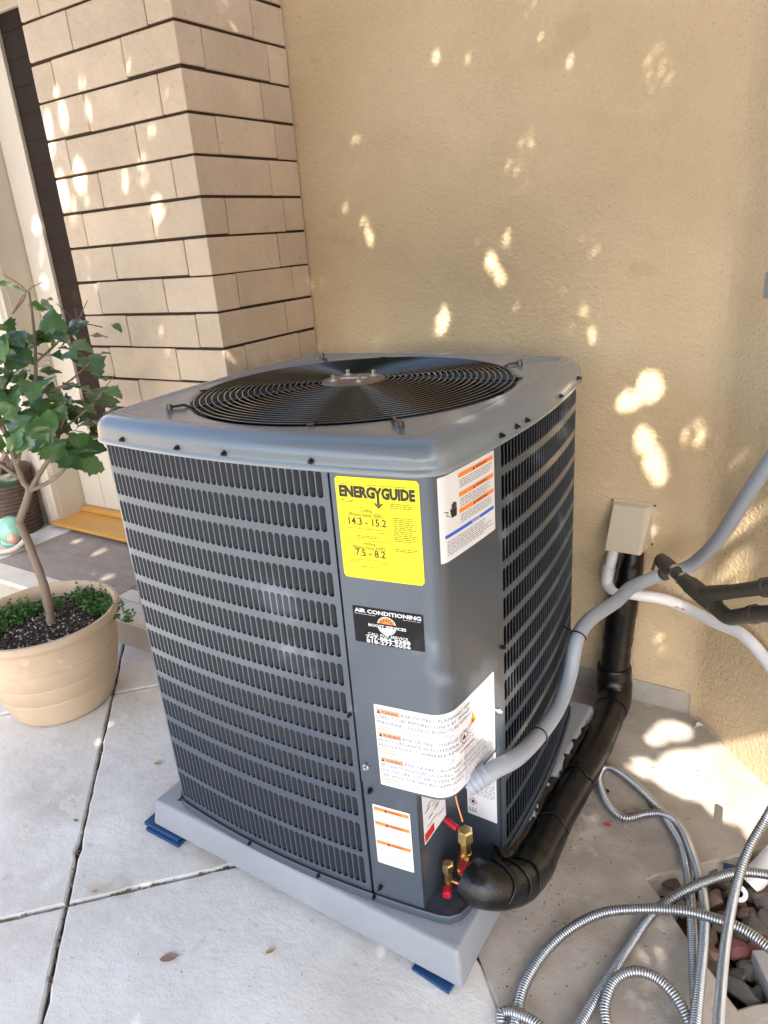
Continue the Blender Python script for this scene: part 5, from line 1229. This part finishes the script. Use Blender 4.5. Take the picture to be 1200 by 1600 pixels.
def crown(name, count, size, m, seed, spread, infl):
    g = np.random.default_rng(seed)
    if count:
        ab = np.stack([g.uniform(-3.2, 2.3, count), g.uniform(-2.7, 2.9, count)], 1)
    else:          # fine twig leaves round every gap, thinly across the dim ones
        L_ = []; a1 = .5*2*size*.84*size*.9
        for c, A_, keep in gaps:
            Uv, sv, Vt = np.linalg.svd(A_); sv = np.maximum(sv, .003); r_ = sv+.060
            n = int(math.pi*r_[0]*r_[1]*4.2/a1); q = g.normal(0, 1, (n, 2)); q /= np.linalg.norm(q, axis=1)[:, None]; q *= np.sqrt(g.random(n))[:, None]
            p = c+(q*r_) @ Uv.T; e_ = (ellip(p, c, A_, .003)**2).sum(1)
            prob = -math.log(max(.02, 1-keep))/4.2
            L_.append(p[(e_ > 1) | (g.random(n) < prob)])
        own = np.repeat(np.arange(len(L_)), [len(q) for q in L_]); ab = np.vstack(L_); bad = np.zeros(len(ab), bool)
        for i, (c, A_, keep) in enumerate(gaps): bad |= (own != i) & ((ellip(ab, c, A_, .003)**2).sum(1) < 1)
        ab = ab[~bad]; count = len(ab)
    H_ = np.array(SHADE); ok = np.ones(count, bool); marg = .10+g.uniform(0, .10, count)
    for i in range(len(H_)):                      # the crown only reaches over the corner of the yard
        p, q_ = H_[i], H_[(i+1) % len(H_)]; nn_ = np.array([q_[1]-p[1], p[0]-q_[0]]); nn_ /= np.linalg.norm(nn_)
        ok &= (ab-p) @ nn_ < marg
    for c, A_, keep in (gaps if infl else []):
        ok &= ~((ellip(ab, c, A_, infl)**2).sum(1) < 1)
    ab = ab[ok]; n = len(ab)
    t = DT+g.uniform(-spread, spread, n)
    e1, e2, s_ = np.array(E1), np.array(E2), np.array(SUN)
    ctr = np.array(C0)+ab[:, :1]*e1+ab[:, 1:]*e2+t[:, None]*s_-np.array(ORG[tree])
    th = g.uniform(0, 2*math.pi, n); sz = size*g.uniform(.75, 1.25, n)
    nx = s_+g.normal(0, .35, (n, 3)); nx /= np.linalg.norm(nx, axis=1)[:, None]
    ax = np.cos(th)[:, None]*e1+np.sin(th)[:, None]*e2; ax -= nx*(ax*nx).sum(1)[:, None]; ax /= np.linalg.norm(ax, axis=1)[:, None]
    bx_ = np.cross(nx, ax)
    q = np.stack([ctr-ax*sz[:, None], ctr+bx_*sz[:, None]*.42+ax*sz[:, None]*-.15, ctr+ax*sz[:, None], ctr-bx_*sz[:, None]*.42-ax*sz[:, None]*.15], 1).reshape(-1, 3)
    me = bpy.data.meshes.new(name); me.vertices.add(4*n); me.vertices.foreach_set('co', q.ravel())
    me.loops.add(4*n); me.loops.foreach_set('vertex_index', np.arange(4*n)); me.polygons.add(n); me.polygons.foreach_set('loop_start', np.arange(n)*4)
    me.update(calc_edges=True); me.materials.append(M[m])
    o = bpy.data.objects.new(name, me); COL.objects.link(o); o.parent = tree; tag(o, kind='stuff')
crown('leaf_mass', 230000, .021, 'canopy', 1, .10, .022)
crown('twig_leaves', 0, .0085, 'canopy', 5, .05, 0)
crown('crown', 30000, .075, 'canopy', 2, .14, .050)
mb = MB(); cc = C0+SUN*(DT+.25)
mb.tube(catmull([(.6, -3.2, 0), (.62, -3.15, 1.2), (.52, -3.0, 2.4), (.2, -2.5, 3.3)], 8), list(np.linspace(.13, .07, 25)), 12); mb.build('trunk', 'bark', tree, smooth=60)
for a_, b_ in ((-2.2, 1.2), (-1.2, -1.0), (.6, 1.6), (1.4, -.6), (-.3, .4), (.1, -.9), (-.7, -.3), (.5, -.4), (1.1, .3), (.9, -1.1)):
    e_ = cc+E1*a_+E2*b_+SUN*.1; mb = MB(); m_ = (Vector((.2, -2.5, 3.3))+e_)/2+Vector((.1, -.15, .25))
    pth = catmull([(.22, -2.52, 3.26), tuple(m_), tuple(e_)], 8); hit = False
    for p in pth:
        p = Vector(p)-C0; ab_ = np.array([p.dot(E1), p.dot(E2)])
        for c, A_, kp in gaps:
            if np.linalg.norm(ab_-c) < np.linalg.norm(A_, 2)+.09: hit = True
    if hit: continue          # limbs grow where they do not cross a gap in the crown
    mb.tube(pth, list(np.linspace(.055, .015, 17)), 8); mb.build('limb', 'bark', tree, smooth=60)
